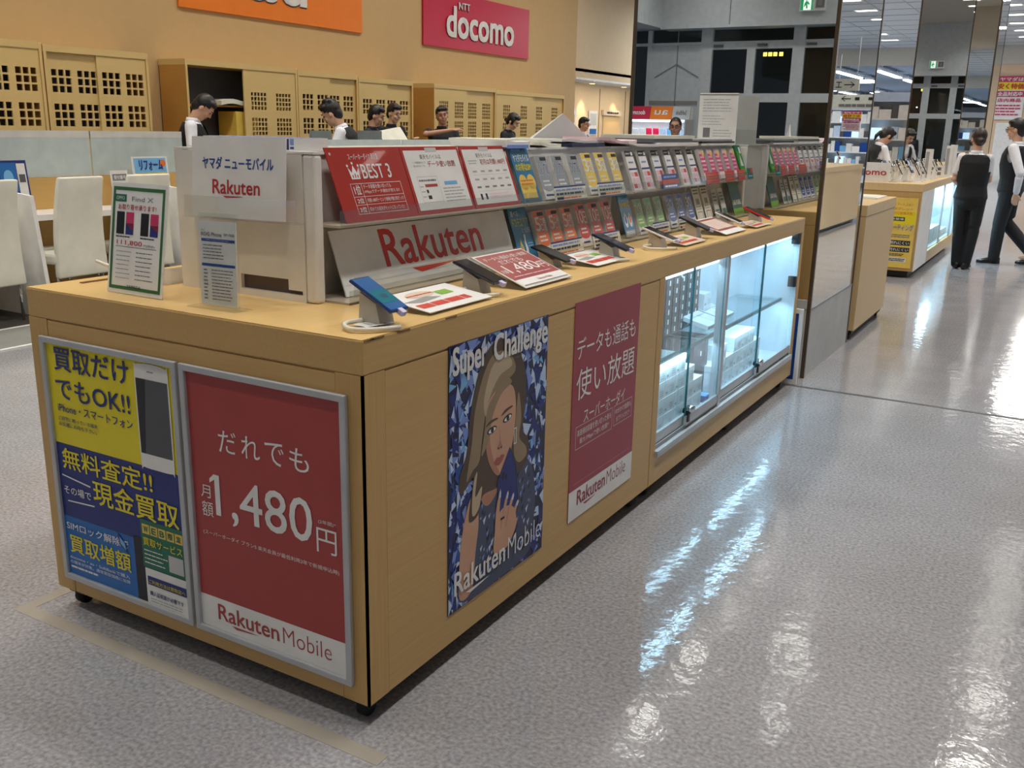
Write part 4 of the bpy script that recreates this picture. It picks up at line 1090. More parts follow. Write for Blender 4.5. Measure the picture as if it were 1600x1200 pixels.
def stand_sign(name, mw, w, h, label, draw, base='paper'):
    r = empty(name, mw); tag(r, label, 'sign')
    m = MB(); m.box(-w / 2, .003, -.002, w / 2, h, 0, base); draw(m, w, h); m.build('sheet', r)
    return r
def d_green_sign(m, w, h):
    m.frame2d(-w / 2 + .008, .014, w / 2 - .008, h - .010, .009, 'green_frame', Z1)
    m.rect(-w * .43, h * .835, -w * .22, h * .90, 'green_dk', Z1); m.text('OPPO', -w * .40, h * .852, -w * .25, h * .882, 'paper', Z1 * 1.8)
    m.text('Find X', -w * .12, h * .845, w * .26, h * .885, 'ink_grey', Z1); m.text('お取り寄せ承ります!', -w * .36, h * .765, w * .32, h * .815, 'red_ink', Z1, .01)
    for x in (-.38, .06):
        m.rect(x * w, h * .545, x * w + w * .14, h * .745, 'black', Z1); m.rect(x * w + w * .17, h * .645, x * w + w * .31, h * .745, 'magenta', Z1); m.rect(x * w + w * .17, h * .545, x * w + w * .31, h * .645, 'navy', Z1); m.poly([(x * w + w * .17, h * .645), (x * w + w * .31, h * .645), (x * w + w * .31, h * .58)], 'crimson_dk', Z1 * 1.4)
        m.lines(x * w, h * .515, x * w + w * .26, h * .53, 1, 'ink', Z1, .7)
    m.text('111,800', -w * .36, h * .445, w * .10, h * .492, 'red_ink', Z1, .01); m.text('円(税抜)', w * .13, h * .445, w * .33, h * .470, 'ink', Z1); m.rect(-w * .38, h * .432, w * .36, h * .436, 'ink', Z1)
    m.lines(-w * .36, h * .13, -w * .08, h * .41, 7, 'ink_light', Z1, .18, 3); m.lines(0, h * .13, w * .34, h * .41, 7, 'ink_grey', Z1, .2, 4); m.text('YAMADA', -w * .14, h * .065, w * .12, h * .092, 'ink', Z1, .02)
r = stand_sign('price_sign', fr((-.850, .074, HT), (1, -.012, 0), (.17, .02, 1), (0, -1, .02)), .222, .300, 'green-bordered price sheet with four pictured handsets on the worktop corner', d_green_sign)
r.matrix_world = fr((-.850, .078, HT), (1, -.01, 0), (0, .16, 1), (0, -1, .16))
m = MB(); m.box(-.111, 0, -.004, .111, .302, -.0022, 'clear'); m.prism([(0, -.004), (0, -.10), (.003, -.10), (.003, -.004)], 0, -.111, .111, 'clear'); m.build('acrylic_stand', r)
def d_rog(m, w, h):
    m.text('ASUS', -w * .44, h * .885, -w * .34, h * .905, 'ink_grey', Z1); m.text('ROG Phone', -w * .44, h * .825, w * .12, h * .872, 'ink_grey', Z1, .02); m.text('SIM FREE', w * .18, h * .835, w * .46, h * .868, 'ink_grey', Z1, .02)
    m.rect(-w * .44, h * .765, w * .47, h * .797, 'blue_deep', Z1); m.rect(-w * .44, h * .475, w * .47, h * .507, 'blue_deep', Z1); m.lines(-w * .30, h * .774, w * .35, h * .789, 1, 'periwinkle', Z1 * 1.6, .6)
    m.lines(-w * .40, h * .55, w * .2, h * .74, 5, 'ink_grey', Z1, .3, 3); m.lines(-w * .40, h * .07, -w * .28, h * .45, 9, 'ink_grey', Z1, .4, 5); m.lines(-w * .18, h * .07, w * .45, h * .45, 10, 'ink_grey', Z1, .25, 6)
r = stand_sign('price_sign', fr((-.532, .085, HT + .004), (1, .02, 0), (0, .05, 1), (0, -1, .05)), .128, .216, 'white specification sheet with two blue bars in a clear acrylic stand', d_rog)
m = MB(); m.box(-.068, 0, .0005 + .0015, .068, .236, .004, 'clear'); m.box(-.068, 0, -.006, .068, .236, -.0025, 'clear'); m.box(-.085, -.004, -.03, .085, 0, .03, 'acrylic'); m.build('acrylic_stand', r)
# tablet with yellow tag lying by the panel
r = empty('tablet_tray', at(-1.03, .375, HT, radians(-6))); tag(r, 'white sloped tablet tray with a yellow label behind the green-bordered sheet', 'tray')
m = MB(); m.prism([(-.10, 0), (.11, 0), (.11, .045), (-.10, .012)], 1, -.12, .14, 'white'); m.build('wedge', r)
m = MB(); m.T = fr((-.10, -.12, .0125), (1, 0, .155), (0, 1, 0), (-.155, 0, 1)); m.rect(.10, .03, .17, .20, 'yellow', .001); m.lines(.11, .05, .16, .18, 3, 'redtag', .0016, .3); m.build('label', r)
m = MB(); m.tube(catmull([(-1.10, .40, HT + .005), (-1.16, .34, HT + .005), (-1.17, .24, HT + .04), (-1.13, .18, HT + .06), (-1.08, .20, HT + .04), (-1.05, .26, HT + .006), (-1.0, .33, HT + .005)], 6, False), .005, 'cable'); o = m.build('cable'); tag(o, 'white security cable looping up behind the green-bordered sheet', 'cable')

# ---- demonstration phones and plates on the worktop edge
def phone(y, xt, xb, zt, zb, screen, body, label, w=.072, curl=True):
    ax = Vector((xb - xt, 0, zb - zt)); ln = ax.length
    r = empty('demo_phone', fr(((xt + xb) / 2, y, (zt + zb) / 2), (0, 1, 0), -ax, Vector((0, 1, 0)).cross(-ax))); tag(r, label, 'phone', 'tethered phones along the worktop edge')
    MB().box(-w / 2, -ln / 2, -.008, w / 2, ln / 2, 0, body).build('body', r, bevel=.003)
    m = MB(); m.rect(-w / 2 + .004, -ln / 2 + .005, w / 2 - .004, ln / 2 - .005, screen if screen != 'home' else 'screen_blue', .0005)
    if screen == 'home': m.rect(-w / 2 + .004, -ln * .28, w / 2 - .004, ln * .1, 'screen_teal', .0009); m.text('10:08', -.012, -.02, .012, -.004, 'navy_dark', .0013)
    m.build('screen', r)
    MB().box(-.008, -ln / 2 - .014, -.010, .008, -ln / 2 + .004, .002, 'lilac').build('plug', r)
    inv = r.matrix_world.inverted()
    cz = (zt + zb) / 2 - .01
    m = MB(); m.T = inv; cx = (xt + xb) / 2 - .01
    m.prism([(cx - .035, HT), (cx + .03, HT), (cx + .018, cz - .012), (cx - .03, cz + .012)], 1, y - .025, y + .03, 'stand_grey'); m.build('stand', r)
    if curl:
        m = MB(); m.T = inv
        m.tube(catmull([(cx - .02, y - .028, HT + .014), (cx - .03, y - .08, HT + .012), (cx + .01, y - .11, HT + .009), (cx + .055, y - .08, HT + .008), (cx + .085, y - .02, HT + .008)], 6, False), .0055, 'cable'); m.build('cord', r)
    return r
phone(.160, -.135, -.012, 1.100, 1.036, 'home', 'phone_blue', 'blue phone with a lit screen on the worktop near the corner')
phone(.684, -.192, -.051, 1.083, 1.032, 'black_gloss', 'phone_navy', 'dark navy phone just before the tilted red price plate')
phone(1.291, -.275, -.135, 1.062, 1.022, 'black', 'black', 'black phone lying beyond the tilted red price plate', .075, False)
phone(1.610, -.199, -.056, 1.083, 1.034, 'phone_navy', 'phone_navy', 'dark navy phone raised in front of the red packs')
phone(2.05, -.185, -.045, 1.075, 1.030, 'black_gloss', 'white', 'white-edged phone with a curled white cord, before the second red plate')
phone(2.52, -.205, -.065, 1.085, 1.036, 'boxdark', 'black', 'dark phone raised in front of the blue packs', .072, False)
phone(3.00, -.20, -.07, 1.075, 1.030, 'black_gloss', 'white', 'slim white-edged dark phone beyond the second red plate', .07, False)
phone(3.36, -.170, -.03, 1.080, 1.028, 'black_gloss', 'phone_red', 'red phone on a grey stand nearest the mirrored column')
def d_plate(m, w, h):
    m.rect(-w / 2 + .006, .045, w / 2 - .006, h - .006, 'cardred', Z1); m.rect(-w / 2 + .006, .006, w / 2 - .006, .045, 'paper', Z1); m.rect(-w / 2 + .01, .008, w / 2 - .01, .013, 'ink_grey', Z1 * 1.5)
    m.text('データも通話も使い放題', -w * .42, h * .80, w * .42, h * .90, 'paper', Z1 * 1.6); m.text('だれでも', -w * .25, h * .66, w * .2, h * .78, 'paper', Z1 * 1.6); m.text('1,480', -w * .33, h * .36, w * .30, h * .64, 'paper', Z1 * 1.6); m.text('円', w * .32, h * .38, w * .45, h * .56, 'paper', Z1 * 1.6); m.text('月額', -w * .46, h * .42, -w * .35, h * .52, 'paper', Z1 * 1.6); m.lines(-w * .4, h * .27, w * .4, h * .33, 1, 'pink_lt', Z1 * 1.6, .3)
    m.text('Rakuten Mobile', -w * .1, .022, w * .2, .034, 'red_wine', Z1 * 1.6)
def plate(y, x0, z0, x1, z1, w, draw, label, base='paper'):
    ax = Vector((x1 - x0, 0, z1 - z0)); h = ax.length
    r = empty('price_plate', fr((x0, y, z0), (0, 1, 0), ax, Vector((0, 1, 0)).cross(ax))); tag(r, label, 'sign')
    m = MB(); m.box(-w / 2, 0, -.002, w / 2, h, 0, base); draw(m, w, h); m.build('sheet', r)
    m = MB(); m.box(-w / 2 - .003, -.003, -.006, w / 2 + .003, h + .003, -.0025, 'acrylic'); m.T = r.matrix_world.inverted(); m.prism([(x0 - .004, HT), (x1, HT), (x1 + .001, z1 - .012), (x0 - .006, z0 - .006)], 1, y - w / 2, y - w / 2 + .003, 'acrylic'); m.prism([(x0 - .004, HT), (x1, HT), (x1 + .001, z1 - .012), (x0 - .006, z0 - .006)], 1, y + w / 2 - .003, y + w / 2, 'acrylic'); m.build('acrylic_stand', r)
    return r
plate(.949, -.035, 1.000, -.226, 1.073, .296, d_plate, 'tilted red price plate reading 1,480 on the worktop')
plate(2.82, -.040, 1.000, -.215, 1.050, .296, lambda m, w, h: (m.rect(-w / 2 + .012, .04, w / 2 - .012, h - .012, 'cardred', Z1), m.rect(-w / 2 + .03, .055, w / 2 - .03, h - .028, 'paper_warm', Z1 * 1.6), m.lines(-w * .36, .07, w * .3, h - .04, 5, 'pink_lt', Z1 * 2.2, .35)), 'tilted red-bordered plate with a pale sheet in front of the cream leaflets')
def d_flat(m, w, h):
    m.lines(-w * .45, h * .12, w * .45, h * .42, 1, 'redtag', Z1, .6, 5); m.ell(-w * .1, h * .75, w * .2, h * .14, 'paper_warm', Z1); m.poly([(-w * .48, h * .55), (-w * .1, h * .62), (w * .05, h * .5), (-w * .3, h * .42)], 'grey_mid', Z1); m.rect(w * .1, h * .55, w * .3, h * .75, 'green_lime', Z1); m.lines(-w * .3, h * .7, w * .1, h * .78, 1, 'redtag', Z1 * 1.5, .5)
plate(.47, -.040, 1.000, -.20, 1.022, .30, d_flat, 'nearly flat white leaflet plate with red print beside the blue phone')
plate(1.49, -.070, 1.000, -.22, 1.020, .25, d_flat, 'nearly flat clear plate before the orange packs')
plate(2.27, -.040, 1.000, -.15, 1.018, .26, d_flat, 'nearly flat pale plate before the green packs', 'paper_warm')
plate(3.22, -.030, 1.000, -.12, 1.016, .22, d_flat, 'nearly flat pale plate before the small grey cards', 'paper_warm')
m = MB(); m.box(-.035, -.05, 0, .03, .05, .008, 'clear'); m.rect(-.03, -.045, .022, .045, 'paper', .0085); m.lines(-.02, -.03, .015, .03, 3, 'ink_light', .009, .3); o = m.build('card_holder', mw=at(-.068, .135, HT, radians(-12))); tag(o, 'small clear card holder lying near the worktop corner', 'holder')

# ---- things lying on top of the racks
TZ = HT + .392
def slab(name, x, y, w, d, h, key, rz, label, cat, bend=0.0, z=0.0, group=None):
    m = MB(); n = 8; vs_ = []
    for k in (0, 1):
        for i in range(n + 1):
            for j in (0, 1):
                u = i / n
                vs_.append(((j - .5) * w, (u - .5) * d, k * h + bend * max(0, sin(u * 5 + x * 9)) * .5 * (1 if k else .9)))
    P = lambda k, i, j: k * 2 * (n + 1) + i * 2 + j
    fs = []
    for i in range(n):
        fs += [(P(1, i, 0), P(1, i, 1), P(1, i + 1, 1), P(1, i + 1, 0)), (P(0, i, 0), P(0, i + 1, 0), P(0, i + 1, 1), P(0, i, 1)), (P(0, i, 1), P(0, i + 1, 1), P(1, i + 1, 1), P(1, i, 1)), (P(0, i, 0), P(1, i, 0), P(1, i + 1, 0), P(0, i + 1, 0))]
    fs += [(P(0, 0, 0), P(0, 0, 1), P(1, 0, 1), P(1, 0, 0)), (P(0, n, 0), P(1, n, 0), P(1, n, 1), P(0, n, 1))]
    m.add(vs_, fs, key); o = m.build(name, mw=at(x, y, TZ + z, rz)); tag(o, label, cat, group); return o
m = MB()
for i in range(9):
    y = .0 + i * .014; m.box(0, y, 0, .30, y + .012, .024 + .003 * (i % 2), ['paper', 'navy', 'ice'][i % 3])
o = None
for i in range(8):
    b = MB(); b.box(0, 0, 0, .040, .13, .032, 'paper'); b.rect(.004, .004, .036, .126, 'navy' if i % 2 else 'periwinkle', .0325); b.T = fr_short(0, -.0006, 0); b.rect(.003, .002, .020, .030, 'navy', 0); b.rect(.024, .014, .037, .030, 'periwinkle', 0); b.rect(.024, .004, .037, .010, 'blue_deep', 0); b.T = Matrix.Identity(4)
    if o is None: o = b.build('tissue_pack', mw=at(-.80, .31, TZ)); tag(o, 'small blue and white packet in the row on top of the near rack', 'packet', 'blue and white packets on the near rack')
    else: dup(o, at(-.80 + .0425 * i, .31, TZ))
slab('folded_cloth', -.52, 1.38, .22, .20, .022, 'paper', .1, 'white folded cloth with blue fold on top of the rack by the blue leaflet', 'cloth', .01)
slab('folded_cloth', -.50, 1.37, .20, .15, .012, 'periwinkle', .0, 'pale blue folded cloth under the white one on the rack', 'cloth', .0, -.0)
slab('plastic_sleeve', -.55, 1.70, .20, .28, .012, 'paper_cream', .15, 'crumpled clear plastic sleeve on the rack top before the dark folder', 'sleeve', .02)
slab('document_folder', -.52, 1.98, .2, .30, .014, 'navy_dark', .0, 'dark blue folder lying on the rack top', 'folder')
slab('paper_stack', -.58, 2.02, .24, .36, .010, 'paper', -.05, 'loose white papers lying over the dark folder', 'papers', .012, .015)
slab('paper_sheet', -.64, 1.72, .25, .5, .014, 'paper_cream', .02, 'long cream paper roll lying at the back of the rack top', 'papers', .006, .013)
slab('paper_stack', -.52, 2.30, .22, .34, .012, 'paper_pink', .08, 'pinkish papers curling on the rack top', 'papers', .03, .012)
slab('paper_stack', -.50, 2.52, .22, .3, .010, 'paper', -.12, 'crumpled white papers on the rack top before the grey binders', 'papers', .025)
r = empty('tent_card', at(-.70, 2.25, TZ + .02)); tag(r, 'pale grey paper standing up like a tent on the rack top', 'paper')
m = MB(); m.T = fr((0, 0, 0), (.35, 1, 0), (0, 0, 1), (1, -.35, 0)); m.add([(-.17, 0, 0), (.20, 0, 0), (.02, .115, .0), (-.17, 0, -.02), (.20, 0, -.02), (.02, .115, -.004)], [(0, 1, 2), (5, 4, 3), (0, 3, 4, 1), (1, 4, 5, 2), (2, 5, 3, 0)], 'grey_lt'); m.build('sheet', r)
for i, (x, y, z, k, lab) in enumerate(((-.52, 2.90, .0, 'paper', 'white binder at the bottom of the stack on the rack top'), (-.53, 2.84, .0165, 'grey_dk', 'dark grey binder in the stack on the rack top'), (-.53, 2.88, .033, 'paper_cream', 'cream binder topping the stack on the rack top'))): slab('binder', x, y, .27, .56, .016, k, .01 * i, lab, 'binder', 0, z, 'binders on the rack top')
for i, (x, y, z, k, lab) in enumerate(((-.52, 3.52, .0, 'paper', 'white folder at the bottom of the pile near the paper notice'), (-.53, 3.55, .0105, 'grey_dk', 'dark folder in the pile near the paper notice'), (-.52, 3.48, .021, 'grey_mid', 'grey folder topping the pile near the paper notice'))): slab('binder', x, y, .26, .56, .010, k, .01 * i, lab, 'folder', 0, z, 'folders near the paper notice')
# notice facing along the counter, seen again from behind in the mirror
r = empty('paper_notice', fr((-.565, 3.985, TZ), (1, 0, 0), (0, 0, 1), (0, -1, 0))); tag(r, 'white printed notice standing on the rack end before the mirror', 'notice')
m = MB(); w, h = .232, .288; m.box(-w / 2, 0, -.004, w / 2, h, 0, 'paper'); m.rect(-w / 2, h * .955, w / 2, h * .975, 'ink_grey', Z1)
m.lines(-w * .4, h * .62, w * .4, h * .9, 5, 'ink_light', Z1, .22, 3); m.lines(-w * .4, h * .36, w * .2, h * .58, 4, 'ink_light', Z1, .2, 5); m.rect(-w * .36, h * .13, -w * .18, h * .32, 'ink_grey', Z1); m.lines(-w * .1, h * .13, w * .4, h * .3, 3, 'ink_light', Z1, .2, 7); m.build('sheet', r)
m = MB(); m.box(-w / 2 - .002, -.001, -.012, w / 2 + .002, h * .3, -.005, 'clear'); m.build('acrylic_back', r)

# ================================================================== COUNTER BEHIND THE COLUMN
def counter(x0, x1, y0, y1, label, top='wood_pale', body='wood_pale', h=.975):
    r = empty('counter', at(x0, y0, 0)); tag(r, label, 'counter')
    w, d = x1 - x0, y1 - y0
    MB().box(.004, .004, .075, w - .004, d - .004, h - .08, body).build('body', r)
    MB().box(0, 0, h - .078, w, d, h, top).build('worktop', r, bevel=.003)
    MB().box(.05, .05, .01, w - .05, d - .05, .075, 'black').build('undercarriage', r)
    for x, y in ((.05, .05), (w - .05, .05), (.05, d - .05), (w - .05, d - .05)): caster(r, x, y)
    return r
counter(-1.15, .062, 5.50, 6.70, 'plain pale wood counter behind the near mirrored column')
TOP2 = .975
m = MB(); m.box(0, 0, 0, .30, .40, .012, 'paper'); m.box(.02, .03, .012, .26, .36, .016, 'paper_cream'); o = m.build('paper_tray', mw=at(-.30, 6.22, TOP2)); tag(o, 'white paper tray on the plain counter behind the column', 'tray')
m = MB(); m.box(-.05, -.03, 0, .05, .03, .07, 'white'); m.box(-.03, -.02, .07, .03, .02, .075, 'grey_lt'); o = m.build('stand', mw=at(-.24, 6.40, TOP2 + .0165)); o.name = 'phone_stand'; tag(o, 'small white block stand on the plain counter behind the column', 'stand')
r = empty('demo_phone', fr((-.30, 6.50, 1.10), (0, 1, 0), (-.9, -.05, .42), (.42, 0, .9))); tag(r, 'red phone slanting on the plain counter behind the column', 'phone')
MB().box(-.04, -.10, -.008, .04, .10, 0, 'phone_red').build('body', r, bevel=.003); MB().rect(-.036, -.095, .036, .095, 'black_gloss', .0006).build('screen', r); MB().box(-.01, -.118, -.01, .01, -.09, .004, 'lilac').build('plug', r)
m = MB(); m.T = r.matrix_world.inverted(); m.box(-.34, 6.48, TOP2, -.26, 6.53, 1.085, 'stand_grey'); m.build('stand', r)

# ================================================================== COUNTER WITH THE YELLOW POSTER
BX, BY, BH = -.055, 9.10, .975
r = empty('showcase_counter', at(0, 0, 0)); tag(r, 'light wood counter with a yellow poster on its end and a lit glass case', 'counter')
m = MB(); m.box(BX - 1.05, BY + .006, .075, BX - .006, 10.02, BH - .08, 'wood_v'); m.box(BX - 1.05, 10.02, .075, BX - .35, 12.5, BH - .08, 'wood_v'); m.box(BX - .35, 10.02, .075, BX, 12.5, .20, 'wood_v'); m.box(BX - .35, 12.4, .2, BX, 12.5, BH - .08, 'wood_v'); m.build('body', r)
MB().box(BX - .006, BY + .02, .075, BX, 10.015, BH - .08, 'white').build('side_panel', r)
MB().box(BX - 1.05, BY, BH - .08, BX, 12.5, BH, 'wood_pale').build('worktop', r, bevel=.004)
m = MB(); m.box(BX - .345, 10.03, .2, BX - .33, 12.39, BH - .09, 'case_white'); m.box(BX - .33, 10.03, .201, BX - .03, 12.39, .21, 'case_white'); m.box(BX - .33, 12.39, .2, BX - .005, 12.399, BH - .09, 'case_white'); m.build('lining', r)
for a, b in ((10.03, 11.02), (11.05, 12.04), (12.07, 12.39)): MB().box(BX - .012, a, .2, BX - .006, b, BH - .082, 'case_glass').build('sliding_glass', r)
for y in (10.02, 11.02, 12.04): MB().box(BX - .02, y, .2, BX - .002, y + .03, BH - .082, 'alu').build('mullion', r)
MB().box(BX - .33, 10.03, .53, BX - .06, 12.39, .538, 'case_glass').build('glass_shelf', r)
MB().box(BX - .06, 10.1, BH - .1, BX - .04, 12.35, BH - .085, 'led').build('led_strip', r)
MB().box(BX - 1.0, BY + .06, .012, BX - .06, 12.44, .075, 'black').build('undercarriage', r)
area_lamp('led_lamp', (BX - .15, 11.2, BH - .1), .06, 2.2, 34, (.55, .80, 1), r)
o = None
for y in [10.1 + .16 * i for i in range(14)]:
    for k in range(1 + (int(y * 37) % 3)):
        if o is None: o = white_box(.12, .18, .09).build('handset_box', mw=at(BX - .25, y, .211)); tag(o, 'white handset box in the lit case of the counter with the yellow poster', 'box', 'boxes in the far showcase')
        else: dup(o, at(BX - .25, y, .211 + .0905 * k))
r = empty('poster', fr_short(BX - .29, BY - .001, .108)); tag(r, 'yellow poster with black label bars on the far counter end', 'poster')
m = MB(); w, h = .262, .725; m.box(0, 0, 0, w, h, .004, 'yellow_soft'); z = .0065
m.rect(.0, .45, w, h * .80, 'yellow', z - .001)
for k, t in enumerate(('スマートフォン', 'タブレット', '対応機種多数')): m.text(t, .03, .64 - k * .045, .22, .67 - k * .045, 'orange', z, .0)
def lab(t, x0, y0, x1, y1): m.rect(x0, y0, x1, y1, 'ink', z); m.text(t, x0 + .01, y0 + .008, x1 - .01, y1 - .008, 'paper', z + .002, .03, dz=.0008)
lab('新登場', .01, .485, .15, .525); m.text('コーティング', .005, .385, .245, .455, 'paper', z + .001, .06, dz=.0006); m.text('コーティング', .008, .388, .242, .452, 'ink', z + .005, .0)
m.lines(.02, .31, .23, .35, 2, 'ink_grey', z, .5, 3); lab('割れにくい', .02, .235, .23, .285); lab('汚れにくい', .02, .165, .23, .212); m.lines(.02, .12, .2, .15, 2, 'ink', z, .5, 6); m.rect(.03, .06, .21, .105, 'paper', z); m.lines(.04, .065, .2, .10, 2, 'ink', z + .003, .5, 7)
m.build('sheet', r)
m = MB(); m.box(0, 0, .004, .004, h, .006, 'alu'); m.box(w - .004, 0, .004, w, h, .006, 'alu'); m.build('rail', r)
# small carrier board on it
r = empty('shop_sign', fr_short(-.95, 9.19, BH)); tag(r, 'small white board with a red lower-case wordmark on the far counter corner', 'sign')
m = MB(); m.box(0, 0, -.004, .54, .20, 0, 'paper'); m.text('docomo', .115, .07, .505, .135, 'red_ink', .003, .03, dz=.001); m.build('sheet', r)
m = MB(); m.box(0, 0, -.06, .54, .006, -.004, 'acrylic'); m.build('foot', r)
# crowd of handset stands
def stand(kind):
    r = empty('handset_stand')
    m = MB(); m.box(-.045, -.04, 0, .045, .05, .012, 'white_gloss'); m.prism([(-.02, .012), (.02, .012), (-.012, .14), (-.03, .14)], 0, -.018, .018, 'white_gloss'); m.build('foot', r)
    p = fr((0, -.005, .145), (1, 0, 0), (0, .5, .86), (0, -.86, .5))
    MB().box(-.037, -.075, -.008, .037, .075, 0, kind).build('handset', r, p); m = MB(); m.rect(-.033, -.07, .033, .07, 'black_gloss' if kind != 'black' else 'screen_blue', .001); m.build('screen', r, p)
    return r
S = [stand(k) for k in ('white', 'black', 'phone_navy')]
lab_ = ('white handset on a slanted stand among the crowd on the far counter top', 'black handset with blue screen on a slanted stand on the far counter top', 'navy handset on a slanted stand on the far counter top')
for s, l in zip(S, lab_): tag(s, l, 'phone', 'handsets crowded on the far counter')
rr = random.Random(5); first_ = [True] * 3
for i in range(13):
    for j in range(3):
        k = rr.choice((0, 0, 0, 1, 2)); x = BX - .12 - .17 * j + rr.uniform(-.02, .02); y = 9.42 + i * .225 + rr.uniform(-.04, .04)
        mw = at(x, y, BH, radians(90) + rr.uniform(-.25, .25))
        if first_[k]: S[k].matrix_world = mw; first_[k] = False
        else: dup(S[k], mw)
# clear acrylic stands and tall white standees
m = MB(); m.tube([(0, 0, 0), (0, 0, .008)], .055, 'acrylic', 18); m.tube([(0, 0, .008), (0, 0, .17)], .011, 'acrylic', 10); m.tube([(0, 0, .17), (0, 0, .18)], .04, 'chrome', 14)
a0 = m.build('acrylic_pedestal', mw=at(-.62, 9.36, BH)); tag(a0, 'clear round pedestal behind the small carrier board on the far counter', 'stand', 'clear pedestals on the far counter')
for x, y in ((-.40, 9.30), (-.30, 9.55), (-.55, 9.62), (-.75, 9.45), (-.45, 9.9), (-.7, 9.85)): dup(a0, at(x, y, BH))
b0 = MB(); b0.box(-.05, -.01, 0, .05, .01, .36, 'acrylic'); b0.box(-.06, -.04, 0, .06, .04, .006, 'acrylic'); a1 = b0.build('acrylic_tower', mw=at(-.66, 9.7, BH)); tag(a1, 'tall clear acrylic tower near the small carrier board', 'stand', 'clear towers on the far counter')
dup(a1, at(-.44, 9.75, BH)); dup(a1, at(-.85, 9.9, BH))
for x, y, h, l in ((-.16, 10.05, .34, 'tall white standee among the handsets, nearest on the far counter'), (-.10, 11.35, .37, 'tall white standee among the handsets, middle of the far counter'), (-.02 - .08, 11.75, .38, 'tall white standee among the handsets, farthest along the counter')):
    m = MB(); m.box(-.04, -.006, 0, .04, .006, h, 'white'); m.box(-.034, -.0072, .03, .0, -.006, h - .03, 'ink_light'); m.box(-.045, -.04, 0, .045, .04, .006, 'white'); o = m.build('standee', mw=at(x, y, BH, .2)); tag(o, l, 'standee', 'white standees on the far counter')
m = MB(); m.box(-.16, -.004, 0, .16, .004, .14, 'white'); 
for i in range(4):
    for j in range(2): m.box(-.13 + i * .07, -.006, .03 + j * .055, -.09 + i * .07, -.004, .065 + j * .055, 'ink_grey')
o = m.build('chart_board', mw=at(-.25, 11.0, BH, .3)); tag(o, 'white board with two rows of dark squares on the far counter', 'board')

# ================================================================== STAFF SIDE: cabinets along the peach wall
def door_plate(w, h, cols, nx, ny, hole, barw, groups_z, key='cab'):
    # returns MB of a door with lattice windows; groups_z list of group bottoms, cols list of group left edges
    xs = {0, w}; zs = {0, h}; cells = []
    for gx in cols:
        for i in range(nx): a = gx + i * (hole + barw); xs |= {round(a, 5), round(a + hole, 5)}
    for gz in groups_z:
        for j in range(ny): a = gz + j * (hole + barw); zs |= {round(a, 5), round(a + hole, 5)}
    xs = sorted(round(x, 5) for x in xs); zs = sorted(round(x, 5) for x in zs)
    hx = set()
    for gx in cols:
        for i in range(nx): hx.add(xs.index(round(gx + i * (hole + barw), 5)))
    hz = set()
    for gz in groups_z:
        for j in range(ny): hz.add(zs.index(round(gz + j * (hole + barw), 5)))
    m = MB(); m.plate(xs, zs, {(i, j) for i in hx for j in hz}, -.018, 0, key)
    return m
CXF = -7.5
def cabinet(y0, y1, top, label, nx, ny, hole, barw, pitch, z_first, open_left=False, near_front='far'):
    d = y1 - y0; dep = .44
    r = empty('lattice_cabinet', fr_long(CXF, y0, 0)); tag(r, label, 'cabinet', 'lattice door cabinets along the peach wall')
    m = MB()
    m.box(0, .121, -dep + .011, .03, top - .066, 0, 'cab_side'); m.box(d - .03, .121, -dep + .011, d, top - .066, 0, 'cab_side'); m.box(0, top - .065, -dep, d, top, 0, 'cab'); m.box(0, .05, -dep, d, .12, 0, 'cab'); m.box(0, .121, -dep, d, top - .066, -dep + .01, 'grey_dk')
    m.box(-.0005, .05, .0003, .03, top, .0012, 'cab'); m.box(d - .03, .05, .0003, d, top, .0012, 'cab'); m.box(0, 0, -dep + .02, d, .05, -.03, 'black')
    for z in (.75, 1.25, 1.62): m.box(.03, z, -dep + .01, d - .03, z + .02, -.10, 'cab_side')
    m.build('carcass', r)
    dw = (d - .06) / 2 + .02; dh = top - .065 - .125
    gw = nx * hole + (nx - 1) * barw; gh = ny * hole + (ny - 1) * barw
    gz = []; z = z_first
    while z > .15: gz.append(z - .125); z -= pitch
    cols = [dw * .27 - gw / 2, dw * .75 - gw / 2]
    offs = [(.031, -.030), (d - .031 - dw, -.008)] if near_front == 'far' else [(.031, -.008), (d - .031 - dw, -.030)]
    if open_left: offs = [(d - .031 - dw, -.008)]
    for x, zz in offs:
        door_plate(dw, dh, cols, nx, ny, hole, barw, gz).build('sliding_door', r, Matrix.Translation((x, .125, zz)))
    return r
cabinet(3.24, 4.455, 2.155, 'lattice-door cabinet cut by the photo edge beside its like', 3, 3, .060, .018, .325, 1.70)
cabinet(4.47, 5.695, 2.14, 'lattice-door cabinet with nine-hole panels before the dark wooden side', 3, 3, .060, .018, .325, 1.70)
c1 = cabinet(6.20, 8.00, 2.125, 'lattice-door cabinet standing half open behind the bending clerk', 5, 4, .040, .014, .30, 1.60, True)
cabinet(8.01, 9.215, 2.105, 'lattice-door cabinet right of the half-open one', 3, 3, .055, .016, .30, 1.62, False, 'near')
cabinet(9.225, 10.50, 2.085, 'lattice-door cabinet behind the two clerks in dark jackets', 3, 3, .055, .016, .30, 1.60, False, 'near')
cabinet(11.05, 12.89, 2.085, 'lattice-door cabinet behind the man with folded arm', 5, 5, .040, .012, .30, 1.58, False, 'near')
cabinet(12.90, 15.44, 2.065, 'lattice-door cabinet at the far end of the wall', 4, 4, .046, .014, .30, 1.60, False, 'near')
o = slab('paper_stack', -7.7, 7.0, .3, .5, .05, 'paper_cream', 0, 'crumpled paper bundle on the shelf of the half-open cabinet', 'papers', .05, 1.64 - TZ)
m = MB(); m.box(0, 0, 0, .3, .34, .30, 'yellow_soft'); o = m.build('carton', mw=at(-7.86, 6.98, 1.271)); tag(o, 'tan carton inside the half-open cabinet', 'box')
